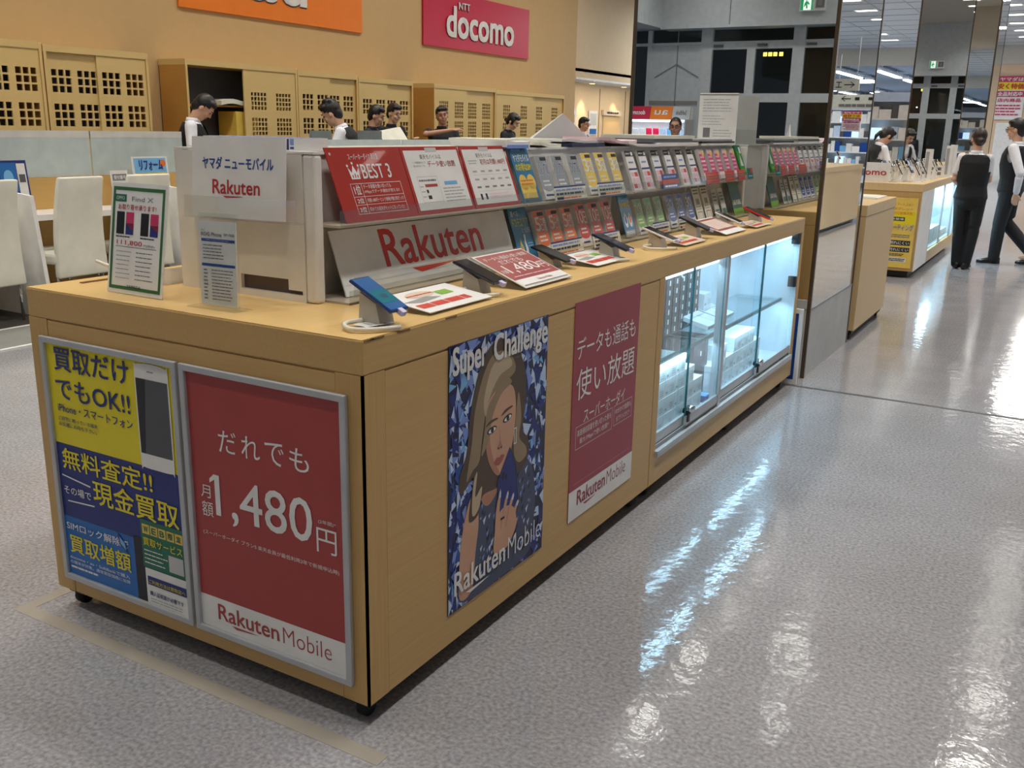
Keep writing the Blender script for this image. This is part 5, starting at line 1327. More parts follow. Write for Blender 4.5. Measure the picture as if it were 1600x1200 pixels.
m = MB(); m.box(0, 0, 0, .3, .4, .24, 'grey_dk'); m.rect(.0, .0, .3, .4, 'white', .2405); o = m.build('printer', mw=at(-7.86, 7.0, .77)); tag(o, 'dark grey machine with white lid inside the half-open cabinet', 'printer')

# wall signs
r = empty('carrier_sign', fr_long(WL + .002, 5.2, 2.72)); tag(r, 'orange carrier sign on the peach wall, cut by the photo top', 'sign')
m = MB(); m.box(1.34, 0, 0, 4.65, .92, .03, 'orange_sign'); m.build('panel', r)
m = MB(); m.T = Matrix.Translation((0, 0, .03))
def shaded_text(m, s, x0, y0, x1, y1, z0, z1, kf, ks, bold):  # flat letters; offset dark copy paints the shade of raised edges
    m.text(s, x0 + .012, y0 - .015, x1 + .012, y1 - .015, ks, z0 + .004, bold, dz=.002); m.text(s, x0, y0, x1, y1, kf, z0 + .015, bold, dz=.002)
for ch, x0, x1 in (('a', 2.42, 2.92), ('u', 3.0, 3.48)): shaded_text(m, ch, x0, .205, x1, .66, 0, .03, 'paper', 'grey_dk', .05)
m.build('raised_letters', r)
r = empty('carrier_sign', fr_long(WL + .002, 11.36, 2.685)); tag(r, 'crimson carrier sign with white raised letters on the peach wall', 'sign')
m = MB(); m.box(0, 0, 0, 3.36, .86, .03, 'crimson'); m.build('panel', r)
m = MB(); m.T = Matrix.Translation((0, 0, .03)); shaded_text(m, 'docomo', .62, .17, 2.78, .66, 0, .03, 'paper', 'crimson_dk', .055); shaded_text(m, 'NTT', .98, .62, 1.32, .73, 0, .03, 'paper', 'crimson_dk', .04); m.build('raised_letters', r)

# service desk with frosted screens
DX = -5.9
r = empty('service_desk', at(DX, 0, 0)); tag(r, 'long service desk with white ledge and brown front facing the white chairs', 'desk')
MB().box(-.04, 1.2, .02, 0, 4.74, .985, 'desk_brown').build('front_board', r)
MB().box(-.70, 1.2, .70, -.04, 4.74, .735, 'white').build('staff_top', r)
for a, b in ((1.2, 1.748), (1.782, 2.698), (2.732, 4.048), (4.082, 4.74)): MB().box(.0005, a, .690, .40, b, .735, 'white_gloss').build('customer_ledge', r)
for a, b in ((1.2, 2.28), (2.29, 3.72), (3.735, 4.70)):
    g = MB().box(-.028, a, .988, -.018, b, 1.352, 'frosted').build('frosted_screen', r); MB().box(-.030, a, 1.30, -.016, b, 1.354, 'frosted_strip').build('top_band', g)
def divider(y, label):
    m = MB(); m.prism([(DX + .002, .004), (DX + .76, .004), (DX + .64, .90), (DX + .002, .95)], 1, y, y + .03, 'white'); o = m.build('desk_divider'); tag(o, label, 'divider', 'white dividers of the service desk'); return o
divider(1.75, 'white slanted divider of the service desk, cut by the photo edge'); divider(2.70, 'white slanted divider beside the blue leaflet display'); divider(4.05, 'white slanted divider behind the green-bordered price sheet')
# leaflets and signs on the ledge
m = MB(); m.T = fr_lean(0, 0, 0, 8); m.box(-.10, 0, -.006, .13, .34, 0, 'navy'); m.rect(-.095, .14, .04, .325, 'blue', .002); m.rect(.045, .01, .115, .32, 'paper', .002); m.ell(-.03, .23, .04, .05, 'sky_blue', .004); m.rect(.055, .20, .105, .25, 'grey_dk', .004); m.rect(.06, .03, .10, .06, 'magenta', .004)
o = m.build('leaflet_display', mw=at(-5.68, 2.87, .737)); o.scale = (1, 1, 1.18); tag(o, 'blue and white leaflet display beside the nearest white chair', 'sign')
m = MB(); m.T = fr_lean(0, 0, 0, 6); m.box(-.19, 0, -.006, .19, .41, 0, 'paper'); m.rect(-.17, .27, .17, .395, 'sky_blue', .002); m.text('リフォーム', -.12, .29, .13, .38, 'navy', .006, .05); m.rect(-.17, .215, .17, .27, 'yellow_soft', .002); m.text('ご相談ください', -.14, .225, .15, .26, 'redtag', .006, .04); m.rect(-.17, .16, .17, .21, 'periwinkle', .002); m.lines(.02, .03, .16, .15, 3, 'ink', .003, .5); m.ell(.13, .35, .035, .03, 'orange', .004)
o = m.build('desk_poster', mw=at(-5.72, 4.19, .736)); tag(o, 'colourful remodelling sign on the service desk behind the chairs', 'sign')
m = MB(); m.T = fr_lean(0, 0, 0, 6); m.box(-.085, 0, -.006, .085, .30, 0, 'paper'); m.rect(-.07, .215, .07, .27, 'ink_grey', .002); m.text('受付番号', -.06, .225, .06, .26, 'paper', .005, .03); m.lines(-.06, .1, .05, .18, 2, 'ink_light', .003)
o = m.build('desk_sign', mw=at(-5.70, 3.84, .736)); tag(o, 'small white sign with dark header on the service desk', 'sign')
# white chairs
def chair(label):
    r = empty('high_back_chair'); tag(r, label, 'chair', 'white high-backed chairs at the service desk')
    m = MB()   # back: faces +X in chair space is its rear
    n = 9; vs_ = []; fs = []
    for i in range(n + 1):
        t = i / n; z = .27 + t * .755; w = .225 - .035 * t; xb = .03 - .05 * sin(t * 2.6) + .10 * t
        for dx, ww in ((0, w), (.055, w)):
            for s_ in (-1, 1): vs_.append((xb + dx, s_ * ww, z))
    for i in range(n):
        a, b = i * 4, i * 4 + 4
        fs += [(a + 2, a + 3, b + 3, b + 2), (a, b, b + 1, a + 1), (a, a + 2, b + 2, b), (a + 1, b + 1, b + 3, a + 3)]
    fs += [(0, 1, 3, 2), (n * 4, n * 4 + 2, n * 4 + 3, n * 4 + 1)]
    m.add(vs_, fs, 'chair_white', True); m.build('backrest', r, bevel=.014)
    m = MB(); m.box(-.42, -.235, .37, .06, .235, .46, 'chair_white'); m.build('seat', r, bevel=.025)
    for x in (-.38, .03):
        for y in (-.2, .2): m = MB(); m.tube([(x, y, 0), (x, y, .375)], .011, 'chrome', 8); m.build('leg', r)
    return r
c0 = chair('white high-backed chair nearest the photo edge'); c0.matrix_world = at(-5.30, 2.36, .004, .06)
dup(c0, at(-5.33, 3.08, .004, .03), 'white high-backed chair with creased back, middle of the row'); dup(c0, at(-5.33, 3.72, .004, -.08), 'white high-backed chair hidden behind the green-bordered price sheet'); dup(c0, at(-5.40, 4.55, .004, -.05), 'white high-backed chair behind the rack end')

# screens and monitors on the staff side beyond the rack
r = empty('service_desk', at(-4.55, 0, 0)); tag(r, 'long staff desk behind the racks carrying monitors and paper', 'desk')
MB().box(-.30, 4.9, .02, .30, 15, .70, 'desk_brown').build('front_board', r); MB().box(-.34, 4.85, .70, .34, 15.05, .74, 'white').build('worktop', r)
for a, b in ((4.9, 6.2), (6.22, 8.4), (8.42, 10.6), (10.62, 15)): MB().box(.02, a, .74, .03, b, 1.315, 'frosted').build('frosted_screen', r)
def monitor(x, y, z, rz, label, w=.30):
    r = empty('monitor', at(x, y, .74, rz)); tag(r, label, 'monitor')
    MB().box(-.02, -w / 2, z - .74, .012, w / 2, z - .74 + .22, 'monitor').build('screen', r); m = MB(); m.box(-.01, -.03, .01, .01, .03, z - .72, 'grey_dk'); m.box(-.09, -.1, 0, .09, .1, .012, 'grey_dk'); m.build('foot', r)
monitor(-4.70, 5.236, 1.17, .1, 'grey monitor back in front of the leaning clerk'); monitor(-4.70, 5.945, 1.175, -.1, 'grey monitor back before the two clerks in dark jackets')
m = MB(); m.T = Matrix.Rotation(.9, 4, 'Y') @ Matrix.Rotation(.25, 4, 'X'); m.box(-.12, -.18, 0, .12, .18, .004, 'paper_cream'); o = m.build('paper_sheet', mw=at(-5.86, 7.85, 1.31)); tag(o, 'pale paper sheet held up before the two clerks in dark jackets', 'paper')

# alcove furniture
r = empty('notice', fr_long(-10.18, 20.75, 1.25)); tag(r, 'grey and blue notice on the alcove wall behind the man in glasses', 'notice'); m = MB(); m.box(0, 0, 0, .55, .70, .01, 'grey_lt'); m.rect(.08, .36, .45, .56, 'grey_mid', .016); m.rect(.1, .02, .45, .18, 'navy', .016); m.build('sheet', r)
r = empty('notice', fr_long(-10.18, 22.05, 1.30)); tag(r, 'white notice with a blue foot on the alcove wall', 'notice'); m = MB(); m.box(0, 0, 0, .5, .62, .01, 'paper'); m.rect(.06, .25, .44, .55, 'grey_lt', .016); m.rect(.04, .02, .46, .16, 'blue', .016); m.build('sheet', r)
r = empty('door_sign', fr_long(-10.18, 22.85, 1.82)); tag(r, 'long beige sign above the alcove lift doors', 'sign'); m = MB(); m.box(0, 0, 0, 1.2, .14, .06, 'paper_warm'); m.lines(.2, .04, 1.0, .10, 1, 'ink', .066, .8); m.build('sheet', r)
o = MB().box(-10.19, 22.95, 0, -10.17, 23.95, 1.8, 'wood_pale').build('door_4'); struct(o, 'pale wooden door in the alcove')

# ================================================================== SEEN IN THE MIRRORS
# accessory rack behind the camera
r = empty('accessory_rack', at(-4.42, -4.3, 0)); tag(r, 'lit accessory rack with red, orange and grey headers behind the counters', 'rack')
m = MB(); m.box(-.62, -.22, 0, .46, -.18, 1.80, 'white'); 
for z in (.2, .55, .9, 1.25): m.box(-.62, -.18, z, .46, .12, z + .02, 'white')
m.box(-.64, -.22, 0, -.62, .14, 1.62, 'grey_lt'); m.box(.46, -.22, 0, .48, .14, 1.62, 'grey_lt'); m.build('frame', r)
for x0, x1, k, t in ((-.62, -.19, 'crimson', 'docomo'), (-.19, .17, 'orange_sign', 'au'), (.17, .46, 'grey_lt', 'SoftBank')):
    m = MB(); m.T = fr((x1, -.06, 1.62), (-1, 0, 0), (0, -.25, 1), (0, 1, .25)); m.box(0, 0, -.02, x1 - x0 - .004, .20, 0, k); m.text(t, (x1 - x0) * .2, .07, (x1 - x0) * .8, .14, 'paper' if k != 'grey_lt' else 'ink_grey', .004, .04); m.build('header', r)
m = MB(); m.box(-.6, .08, 1.59, .44, .11, 1.61, 'led'); m.build('light_strip', r)
area_lamp('rack_lamp', (-.08, .05, 1.58), 1, .06, 7, (.7, .86, 1), r)
o = None; q = 0; rr = random.Random(3); pk = {}
for z in (.57, .92, 1.27):
    for i in range(9):
        k = rr.choice(['white', 'sky_blue', 'black', 'crimson', 'white', 'ice']); mw = at(-4.42 - .56 + i * .115, -4.38 + .02, z)
        if k not in pk: b = MB(); b.T = Matrix.Rotation(-.2, 4, 'X'); b.box(0, 0, 0, .09, .02, .22, k); b.T = Matrix.Identity(4); pk[k] = b.build('blister_pack', mw=mw); tag(pk[k], '%s accessory pack hanging on the lit rack with coloured headers' % {'white': 'white', 'sky_blue': 'pale blue', 'black': 'black', 'crimson': 'red', 'ice': 'icy blue'}[k], 'pack', 'accessory packs on the lit rack')
        else: dup(pk[k], mw)
# counter across the aisle, seen in the side of the column
r = empty('showcase_counter', at(0, 0, 0)); tag(r, 'pale counter with a lit case across the aisle, seen in the column side', 'counter')
m = MB(); m.box(2.0, 13.0, .06, 2.7, 15.9, .92, 'wood_pale'); m.box(2.35, 10.2, .06, 2.7, 13.0, .92, 'wood_pale'); m.box(2.0, 10.2, .06, 2.35, 13.0, .2, 'wood_pale'); m.box(1.99, 10.19, .9, 2.71, 15.91, .97, 'wood_pale'); m.build('body', r)
MB().box(2.34, 10.21, .2, 2.349, 12.99, .9, 'shelf_light').build('lit_back', r); MB().box(2.01, 10.21, .2, 2.016, 12.99, .9, 'case_glass').build('sliding_glass', r); MB().box(2.05, 10.25, .01, 2.65, 15.85, .06, 'black').build('undercarriage', r)  # back panel glows in place of a case lamp
for i, y in enumerate((10.6, 11.0, 11.5, 12.0, 12.6, 13.1, 13.7, 14.2, 14.8, 15.3)): dup(S[i % 3], at(2.3 + .12 * (i % 3), y, .97, radians(-90) + .2 * (i % 4)), ('white', 'black', 'navy')[i % 3] + ' handset on a slanted stand on the counter across the aisle', 'handsets across the aisle')
# hanging signs and notices
def hang(x, y, z, w, h, draw, label, key='paper_cream', face=-1):
    r = empty('hanging_sign', fr((x, y, z), (-face, 0, 0), (0, 0, 1), (0, face, 0)) if face > 0 else fr((x, y, z), (1, 0, 0), (0, 0, 1), (0, -1, 0))); tag(r, label, 'sign')
    m = MB(); m.box(-w / 2, 0, -.04, w / 2, h, 0, key); draw(m, w, h); m.build('panel', r)
    m = MB(); m.tube([(-w * .4, h, -.02), (-w * .4, h + .9, -.02)], .008, 'grey_lt', 6); m.tube([(w * .4, h, -.02), (w * .4, h + .9, -.02)], .008, 'grey_lt', 6); m.build('wire', r)
def arrow(m, x, y, s, d): m.rect(x - s, y - s * .1, x + s, y + s * .1, 'ink', .005); m.poly([(x + d * s, y), (x + d * s * .3, y + s * .55), (x + d * s * .1, y + s * .55), (x + d * s * .75, y), (x + d * s * .1, y - s * .55), (x + d * s * .3, y - s * .55)], 'ink', .006)
hang(3.72, 22.0, 2.42, .62, .26, lambda m, w, h: (m.text('エ', w * .12, h * .25, w * .34, h * .75, 'ink', .005, .03), arrow(m, -w * .15, h * .5, .12, -1)), 'beige hanging sign with a kana and an arrow over the far aisle')
hang(3.55, 22.4, 2.02, 1.0, .33, lambda m, w, h: (arrow(m, w * .2, h * .72, .11, 1), m.lines(-w * .45, h * .1, w * .4, h * .42, 1, 'ink_grey', .005, .6), m.rect(-w * .1, h * .62, w * .0, h * .82, 'ink', .005), m.rect(-w * .4, h * .62, -w * .3, h * .82, 'ink', .005)), 'wide beige hanging sign with an arrow over the far aisle')
def notice(x, y, z, w, h, label):
    r = empty('notice_board', fr_short(x, y, z)); tag(r, label, 'sign')
    m = MB(); m.box(0, 0, -.03, w, h, 0, 'paper'); m.rect(0, h * .86, w, h, 'magenta', .01); m.text('ヤマダは', w * .1, h * .88, w * .9, h * .97, 'paper', .02, .05, dz=.003); m.rect(0, h * .68, w, h * .86, 'yellow', .01); m.text('安く特価', w * .06, h * .70, w * .94, h * .83, 'redtag', .02, .06, dz=.003); m.rect(0, h * .52, w, h * .66, 'magenta', .01); m.text('全品対応中', w * .08, h * .54, w * .92, h * .64, 'paper', .02, .05, dz=.003); m.text('店内商品', w * .1, h * .40, w * .9, h * .49, 'magenta', .01, .05, dz=.003); m.lines(w * .08, h * .08, w * .92, h * .36, 4, 'magenta', .01, .5); m.build('sheet', r)
notice(-1.50, 34.40, 2.02, .86, 1.36, 'magenta, yellow and white notice on the far peach wall')
notice(3.40, 22.6, 1.52, .44, .46, 'small magenta and white notice under the hanging signs')
# far shelving
def gondola(x, y, rz, label):
    r = empty('store_shelf', at(x, y, 0, rz)); tag(r, label, 'shelf', 'far store shelves')
    m = MB(); m.box(-1.5, .2, 0, 1.5, .25, 2.1, 'steel_light')
    for z in (.15, .55, .95, 1.35, 1.75): m.box(-1.5, -.2, z, 1.5, .2, z + .03, 'white')
    m.build('frame', r); MB().box(-1.5, -.2, 2.1, 1.5, .25, 2.28, 'ice').build('header', r)
    m = MB(); q = random.Random(int(x * 7 + y))
    for z in (.18, .58, .98, 1.38, 1.78):
        u = -1.45
        while u < 1.4:
            ww = q.uniform(.08, .25); m.box(u, -.15, z, u + ww - .01, .1, z + q.uniform(.15, .3), q.choice(['white', 'ice', 'sky_blue', 'blue_deep', 'navy', 'white', 'paper', 'grey_dk', 'shelf_light'])); u += ww  # some goods glow, hall brightness put into their material
    o = m.build('products', r); o['kind'] = 'stuff'
    return r
i = 0
for x, y in ((-3.2, 19.5), (-6.4, 21.0), (-3.0, 24.0), (-6.6, 26.0), (-5.0, 31), (-8.4, 36), (-4.6, 38), (5.2, 27.0), (8.4, 29.0), (11.8, 31.0), (7.0, 36), (11, 38), (14.5, 36)):
    gondola(x, y, 0, 'tall store shelf of blue and white goods %s' % ('in the hall beyond the counters' if x < 0 else 'seen in the mirrored column side'))

# ================================================================== PEOPLE
def remesh(m, voxel, name, parent, key, keep=None, mw=None):
    me = bpy.data.meshes.new('tmp'); me.from_pydata(m.v, [], m.f)
    bm = bmesh.new(); bm.from_mesh(me); bmesh.ops.recalc_face_normals(bm, faces=bm.faces); bm.to_mesh(me); bm.free()
    o = bpy.data.objects.new('tmp', me); COL.objects.link(o)
    r_ = o.modifiers.new('r', 'REMESH'); r_.mode = 'VOXEL'; r_.voxel_size = voxel
    s_ = o.modifiers.new('s', 'SMOOTH'); s_.factor = .5; s_.iterations = 3
    dg = bpy.context.evaluated_depsgraph_get()
    out = bpy.data.meshes.new_from_object(o.evaluated_get(dg))
    bpy.data.objects.remove(o, do_unlink=True)
    if keep:
        bm = bmesh.new(); bm.from_mesh(out)
        bmesh.ops.delete(bm, geom=[f for f in bm.faces if not keep(f.calc_center_median())], context='FACES'); bm.to_mesh(out); bm.free()
    out.materials.clear(); out.materials.append(M[key])
    for p in out.polygons: p.use_smooth = True; p.material_index = 0
    q = bpy.data.objects.new(name, out); COL.objects.link(q); q.parent = parent
    return q
def limb(m, pts, rs, n=12):
    pts = [Vector(p) for p in pts]
    P = []; R = []
    for i in range(len(pts) - 1):
        for k in range(5):
            t = k / 5; P.append(pts[i].lerp(pts[i + 1], t)); R.append(rs[i] + (rs[i + 1] - rs[i]) * t)
    P.append(pts[-1]); R.append(rs[-1])
    m.tube(P, R, 'skin', n)
    for p, r_ in zip(pts, rs): m.ball(p, r_, r_, r_, 'skin', 12, 8)
def hand(m, wrist, d, up, side, h):
    # palm, four bent fingers of different lengths, thumb from the side of the palm
    d = Vector(d).normalized(); up = Vector(up); up = (up - d * up.dot(d)).normalized(); s = d.cross(up) * side
    w = Vector(wrist); k = h
    m.rings([(w + d * (.0) * k, s, up, .026 * k, .018 * k), (w + d * .03 * k, s, up, .036 * k, .017 * k), (w + d * .075 * k, s, up, .041 * k, .014 * k), (w + d * .09 * k, s, up, .036 * k, .011 * k)], 'skin', 12)
    for i, ln in enumerate((.072, .08, .074, .058)):
        b = w + d * .085 * k + s * (.03 - i * .02) * k
        m.tube([b, b + d * ln * .45 * k - up * .004 * k, b + d * ln * .75 * k - up * .016 * k, b + d * ln * .95 * k - up * .03 * k], [.0088 * k, .0085 * k, .008 * k, .0066 * k], 'skin', 8)
    b = w + d * .03 * k + s * .032 * k
    m.tube([b, b + (d * .03 + s * .025) * k, b + (d * .06 + s * .03 - up * .01) * k], [.011 * k, .010 * k, .008 * k], 'skin', 8)
def person(label, x, y, rz, h=1.68, lean=0.0, neck=0.0, turn=0.0, tilt=0.0, arms=None, legs=None, top='shirt', vest=None, sleeve='long', skin='skin', hair='short', hairkey='hair', glasses=False, female=False, voxel=.011, hips=None, trouser='trouser', expression=None):
    k = h / 1.70
    root = empty('person', at(x, y, 0, rz)); tag(root, label, 'person')
    up = Vector((0, sin(lean), cos(lean))); fw = Vector((0, cos(lean), -sin(lean))); rt = Vector((1, 0, 0))
    hip = Vector(hips or (0, 0, .90 * k)); 
    P = lambda u, f=0, r=0: hip + up * (u * k) + fw * (f * k) + rt * (r * k)
    sw = .155 if female else .185
    nb = P(.535, -.01)
    hd_up = Matrix.Rotation(-(lean + neck), 3, 'X') @ Vector((0, 0, 1))
    RH = Matrix.Rotation(-(lean + neck), 3, 'X') @ Matrix.Rotation(tilt, 3, 'Y') @ Matrix.Rotation(turn, 3, 'Z')
    hc = nb + Matrix.Rotation(-(lean + neck * .7), 3, 'X') @ Vector((0, .02 * k, .155 * k))
    # default arms hang at the sides: (shoulder offset elbow, wrist) in body space
    arms = arms or {}
    A = {}
    for s, nm in ((-1, 'L'), (1, 'R')):
        sh = P(.475, -.005, s * sw)
        if nm in arms and arms[nm]: el, wr = [Vector(q) * k for q in arms[nm]]
        else: el = sh + Vector((s * .05, -.02, -.29)) * k; wr = el + Vector((0, .07, -.24)) * k
        A[nm] = (sh, el, wr, s)
    LG = {}
    legs = legs or {}
    for s, nm in ((-1, 'L'), (1, 'R')):
        hj = hip + Vector((s * .09, 0, -.02)) * k
        kn, an = [Vector(q) * k for q in legs[nm]] if nm in legs else (Vector((s * .095, .01, .48)) * k, Vector((s * .095, -.02, .08)) * k)
        LG[nm] = (hj, kn, an, s)
    # ---- body
    m = MB()
    def torso(m, g, top_u=.535, low=-.08):
        wq = .86 if female else 1
        m.rings([(P(low), rt, fw, (.12 + g) * k, (.09 + g) * k), (P(-.02), rt, fw, (.165 + g) * k, (.115 + g) * k), (P(.12), rt, fw, ((.138 if female else .150) + g) * k, (.10 + g) * k), (P(.28, .005), rt, fw, (.162 * (.95 if female else 1) + g) * k, (.118 + g) * k), (P(.40, 0), rt, fw, (sw + .0 + g) * k, (.108 + g) * k), (P(.475, -.005), rt, fw, (sw * .88 + g) * k, (.078 + g) * k), (P(top_u, -.01), rt, fw, (.068 + g) * k, (.062 + g) * k)], 'skin', 20)
    torso(m, -.016, .50)
    limb(m, [nb - up * .03 * k, hc - RH @ Vector((0, .015, .05)) * k], [.056 * k, .052 * k])
    for nm, (sh, el, wr, s) in A.items():
        limb(m, [sh, el, wr], [.050 * k, .040 * k, .026 * k]); 
        hand(m, wr, wr - el, Vector((s * -.3, .2, 1)) if abs((wr - el).normalized().z) < .8 else Vector((s, 0, 0)), s, k)
    for nm, (hj, kn, an, s) in LG.items(): limb(m, [hj, kn, an], [.085 * k, .055 * k, .038 * k]); m.ball(an + Vector((0, .06, -.045)) * k, .038 * k, .10 * k, .03 * k, 'skin')
    H_ = lambda v: hc + RH @ (Vector(v) * k)
    m.ball(hc + RH @ Vector((0, -.008, .022)) * k, .077 * k, .096 * k, .098 * k, 'skin', 20, 14, RH)
    m.ball(H_((0, .022, -.045)), .058 * k, .066 * k, .072 * k, 'skin', 16, 12, RH)
    m.ball(H_((0, .062, -.092)), .026 * k, .022 * k, .022 * k, 'skin', 12, 8, RH)
    m.tube([H_((0, .088, .012)), H_((0, .100, -.012)), H_((0, .104, -.030))], [.009 * k, .012 * k, .014 * k], 'skin', 10)
    for s in (-1, 1): m.ball(H_((s * .079, -.005, -.012)), .010 * k, .020 * k, .032 * k, 'skin', 10, 8, RH); m.ball(H_((s * .038, .066, -.03)), .024 * k, .022 * k, .02 * k, 'skin', 10, 8, RH)
    m.ball(H_((0, .078, .034)), .05 * k, .018 * k, .012 * k, 'skin', 12, 8, RH)
    remesh(m, voxel * .8, 'body', root, skin)
    # ---- face
    for s in (-1, 1):
        e = MB(); e.ball(H_((s * .031, .083, .006)), .011 * k, .006 * k, .0045 * k, 'eye_dark', 10, 8, RH); e.build('eye', root)
        e = MB(); e.tube([H_((s * .014, .094, .030)), H_((s * .032, .093, .036)), H_((s * .050, .080, .031))], [.004 * k, .005 * k, .003 * k], 'hair', 6); e.build('eyebrow', root)
    e = MB(); e.ball(H_((0, .086, -.060)), .022 * k, .008 * k, .006 * k, 'lip', 12, 8, RH); e.build('mouth', root)
    if glasses:
        e = MB()
        for s in (-1, 1):
            c = [H_((s * .033 + .025 * cos(t), .104, .006 + .018 * sin(t))) for t in [2 * pi * i / 14 for i in range(15)]]; e.tube(c, .0025 * k, 'black', 6); e.tube([H_((s * .058, .102, .010)), H_((s * .082, .03, .010)), H_((s * .082, -.01, .004))], .0022 * k, 'black', 6)
        e.tube([H_((-.009, .105, .008)), H_((.009, .105, .008))], .0025 * k, 'black', 6); e.build('glasses', root)
    # ---- hair
    m = MB()
    m.ball(H_((0, -.016, .036)), .086 * k, .103 * k, .101 * k, 'hair', 22, 16, RH)
    if hair != 'receding':
        m.ball(H_((.02, .040, .092)), .060 * k, .046 * k, .032 * k, 'hair', 14, 10, RH); m.ball(H_((-.03, .036, .090)), .052 * k, .046 * k, .030 * k, 'hair', 14, 10, RH)
    m.ball(H_((0, -.055, -.02)), .070 * k, .058 * k, .075 * k, 'hair', 16, 12, RH)
    if hair == 'messy':
        q = random.Random(4)
        for i in range(16): a = q.uniform(0, 6.28); b_ = q.uniform(.2, 1.2); m.ball(H_((.082 * cos(a) * sin(b_), -.01 + .095 * sin(a) * sin(b_), .045 + .095 * cos(b_))), .022 * k, .022 * k, .026 * k, 'hair', 8, 6)
    if hair in ('bun', 'ponytail'):
        m.ball(H_((0, -.115, -.035)), .036 * k, .034 * k, .034 * k, 'hair', 12, 8, RH)
        for s in (-1, 1): m.ball(H_((s * .07, .02, .015)), .018 * k, .04 * k, .06 * k, 'hair', 10, 8, RH)
        if hair == 'ponytail': limb(m, [H_((0, -.12, -.03)), H_((0, -.135, -.11)), H_((0, -.11, -.18))], [.03 * k, .028 * k, .012 * k])
    inv = RH.inverted()
    def keep_hair(c):
        v = inv @ (c - hc) / k
        lim = .088 if hair == 'receding' else .066
        return not (v.y > .052 and v.z < lim) and not (v.y > .012 and v.z < .03 and abs(v.x) < .2 and hair not in ('bun', 'ponytail')) and not (v.y > .045 and v.z < .03)
    remesh(m, .008, 'hair', root, hairkey, keep_hair)
    # ---- shirt
    m = MB(); torso(m, .012, .515, -.04)
    for nm, (sh, el, wr, s) in A.items():
        if sleeve == 'long': limb(m, [sh - up * .004, el, wr + (el - wr) * .08], [.060 * k, .050 * k, .038 * k])
        else: limb(m, [sh - up * .004, sh.lerp(el, .68)], [.054 * k, .052 * k])
    b2 = remesh(m, voxel, 'shirt', root, top)
    m = MB(); m.rings([(nb - up * .035 * k, rt, fw, .078 * k, .074 * k), (nb + up * .015 * k, rt, fw, .066 * k, .064 * k), (nb + up * .016 * k + fw * .004 * k, rt, fw, .058 * k, .056 * k), (nb - up * .03 * k, rt, fw, .068 * k, .064 * k)], top, 18); m.build('collar', root)
    if vest:
        m = MB(); torso(m, .034, .512, -.07)
        def keep_v(c):
            d = c - hip; u = d.dot(up) / k; f = d.dot(fw) / k; r_ = d.x / k
            if f > .01 and u > .26 and abs(r_) < (u - .26) * .34 + .0: return False
            if u > .50: return False
            if abs(r_) > sw * 1.08 and u > .30: return False
            return True
        remesh(m, voxel, 'vest', root, vest, keep_v)
    # ---- trousers and shoes
    m = MB()
    m.rings([(P(.04), rt, fw, .165 * k, .122 * k), (P(-.02), rt, fw, .182 * k, .132 * k), (hip + Vector((0, 0, -.09)) * k, rt, Vector((0, 1, 0)), .178 * k, .125 * k), (hip + Vector((0, 0, -.16)) * k, rt, Vector((0, 1, 0)), .13 * k, .09 * k)], 'skin', 20)
    for nm, (hj, kn, an, s) in LG.items(): limb(m, [hj, kn, an + Vector((0, 0, -.01))], [.100 * k, .078 * k, .066 * k], 14)
    remesh(m, voxel, 'trousers', root, trouser)
    for nm, (hj, kn, an, s) in LG.items():
        m = MB(); f = Vector((s * .15, 1, 0)).normalized(); sd = Vector((f.y, -f.x, 0)); g = Vector((an.x, an.y, 0))
        m.rings([(g + f * -.075 * k + Vector((0, 0, .04)) * k, sd, Vector((0, 0, 1)), .028 * k, .038 * k), (g + f * -.04 * k + Vector((0, 0, .047)) * k, sd, Vector((0, 0, 1)), .038 * k, .046 * k), (g + f * .05 * k + Vector((0, 0, .040)) * k, sd, Vector((0, 0, 1)), .042 * k, .039 * k), (g + f * .13 * k + Vector((0, 0, .028)) * k, sd, Vector((0, 0, 1)), .044 * k, .027 * k), (g + f * .185 * k + Vector((0, 0, .020)) * k, sd, Vector((0, 0, 1)), .024 * k, .018 * k)], 'shoe', 14); m.build('shoe', root)
    return root
Rz = lambda dx, dy: math.atan2(-dx, dy)   # heading so that local +Y points along (dx, dy)
person('person in white shirt and dark vest bending his head by the half-open cabinet', -6.52, 5.33, Rz(.75, .65), 1.74, .10, .75, .0, 0, {'L': ((-.25, .02, 1.12), (-.12, .28, 1.15)), 'R': ((.26, .05, 1.12), (.12, .30, 1.18))}, vest='vest')
person('person in white shirt and dark vest leaning far forward behind the red boards', -5.36, 6.62, Rz(-.8, -.5), 1.74, .42, .10, -.1, 0, {'L': ((-.27, .26, 1.12), (-.22, .50, 1.02)), 'R': ((.27, .24, 1.12), (.22, .50, 1.02))}, vest='vest', hair='messy')
person('person in dark jacket looking down at a paper, in front of a colleague', -6.42, 8.06, Rz(.8, .35), 1.68, .12, .22, .0, 0, {'R': ((.27, .05, 1.12), (.16, .30, 1.24))}, top='darksuit')
person('person in dark jacket half hidden behind a colleague, face in profile', -6.8, 9.02, Rz(.9, -.1), 1.72, .05, .22, .0, 0, {'L': ((-.27, .05, 1.12), (-.12, .30, 1.24))}, top='darksuit', vest='darksuit', skin='skin_pale')
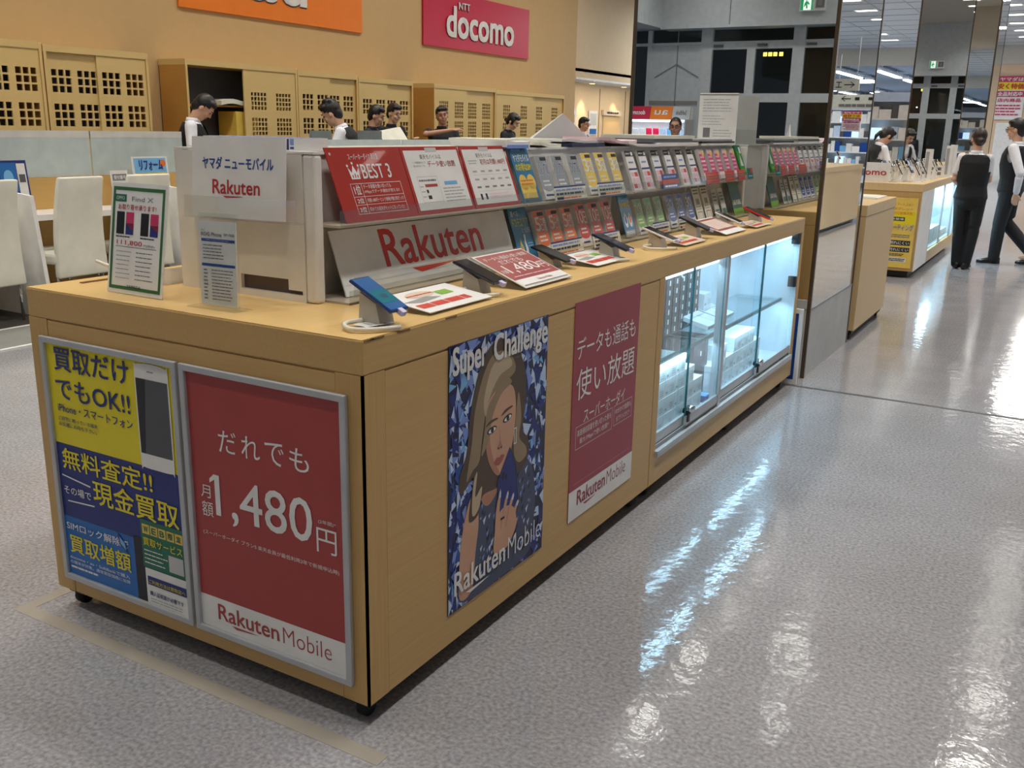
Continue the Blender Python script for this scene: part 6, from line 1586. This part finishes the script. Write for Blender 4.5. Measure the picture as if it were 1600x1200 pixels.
person('person in dark short sleeves with one arm folded across to the shoulder', -6.5, 9.80, Rz(.62, -.78), 1.70, .0, .05, .1, .12, {'R': ((.24, .24, 1.34), (-.12, .24, 1.40)), 'L': ((-.25, .10, 1.12), (.05, .22, 1.12))}, top='tee', sleeve='short', skin='skin_tan')
person('person in dark clothes with hair tied in a bun looking down', -6.45, 11.45, Rz(.9, .1), 1.67, .12, .42, .0, 0, {'R': ((.24, .08, 1.10), (.12, .30, 1.16))}, top='darksuit', hair='bun', female=True, skin='skin_pale')
person('person with glasses, white shirt and dark vest by the alcove', -6.5, 14.2, Rz(.95, -.05), 1.64, .04, .12, .0, 0, None, vest='vest', glasses=True, hair='short')
person('person with glasses and receding hair seen face-on in the mirrored column', -3.28, -2.02, Rz(.25, 1), 1.60, .0, .03, .0, 0, None, top='darksuit', glasses=True, hair='receding', skin='skin_tan', hairkey='hair_brown')
person('person in white shirt and dark vest bending over the far counter', -1.30, 12.86, Rz(.75, .65), 1.60, .30, .40, .0, 0, {'R': ((.24, .20, 1.06), (.14, .40, 1.04)), 'L': ((-.24, .20, 1.06), (-.12, .42, 1.06))}, vest='vest', hair='ponytail', female=True, sleeve='short')
person('person seen from behind in black vest, white short sleeves and black trousers', .285, 10.33, Rz(.02, 1), 1.535, .03, .12, .35, 0, {'L': ((-.215, .03, 1.10), (-.19, .24, 1.03)), 'R': ((.165, .10, 1.10), (.03, .26, 1.06))}, {'L': ((-.075, .02, .47), (-.055, .02, .075)), 'R': ((.08, .02, .47), (.045, .0, .075))}, vest='vest', hair='bun', female=True, sleeve='short', hairkey='hair_brown', voxel=.009)
person('person walking in profile with glasses, white long sleeves and black vest', .63, 11.15, Rz(-1, .12), 1.655, .02, .10, -.05, 0, {'L': ((-.26, -.12, 1.09), (-.20, -.10, .86)), 'R': ((.27, -.04, 1.10), (.22, .06, .88))}, {'L': ((-.09, .05, .48), (-.085, .06, .08)), 'R': ((.09, .0, .48), (.085, -.34, .13))}, vest='vest', glasses=True, voxel=.009)
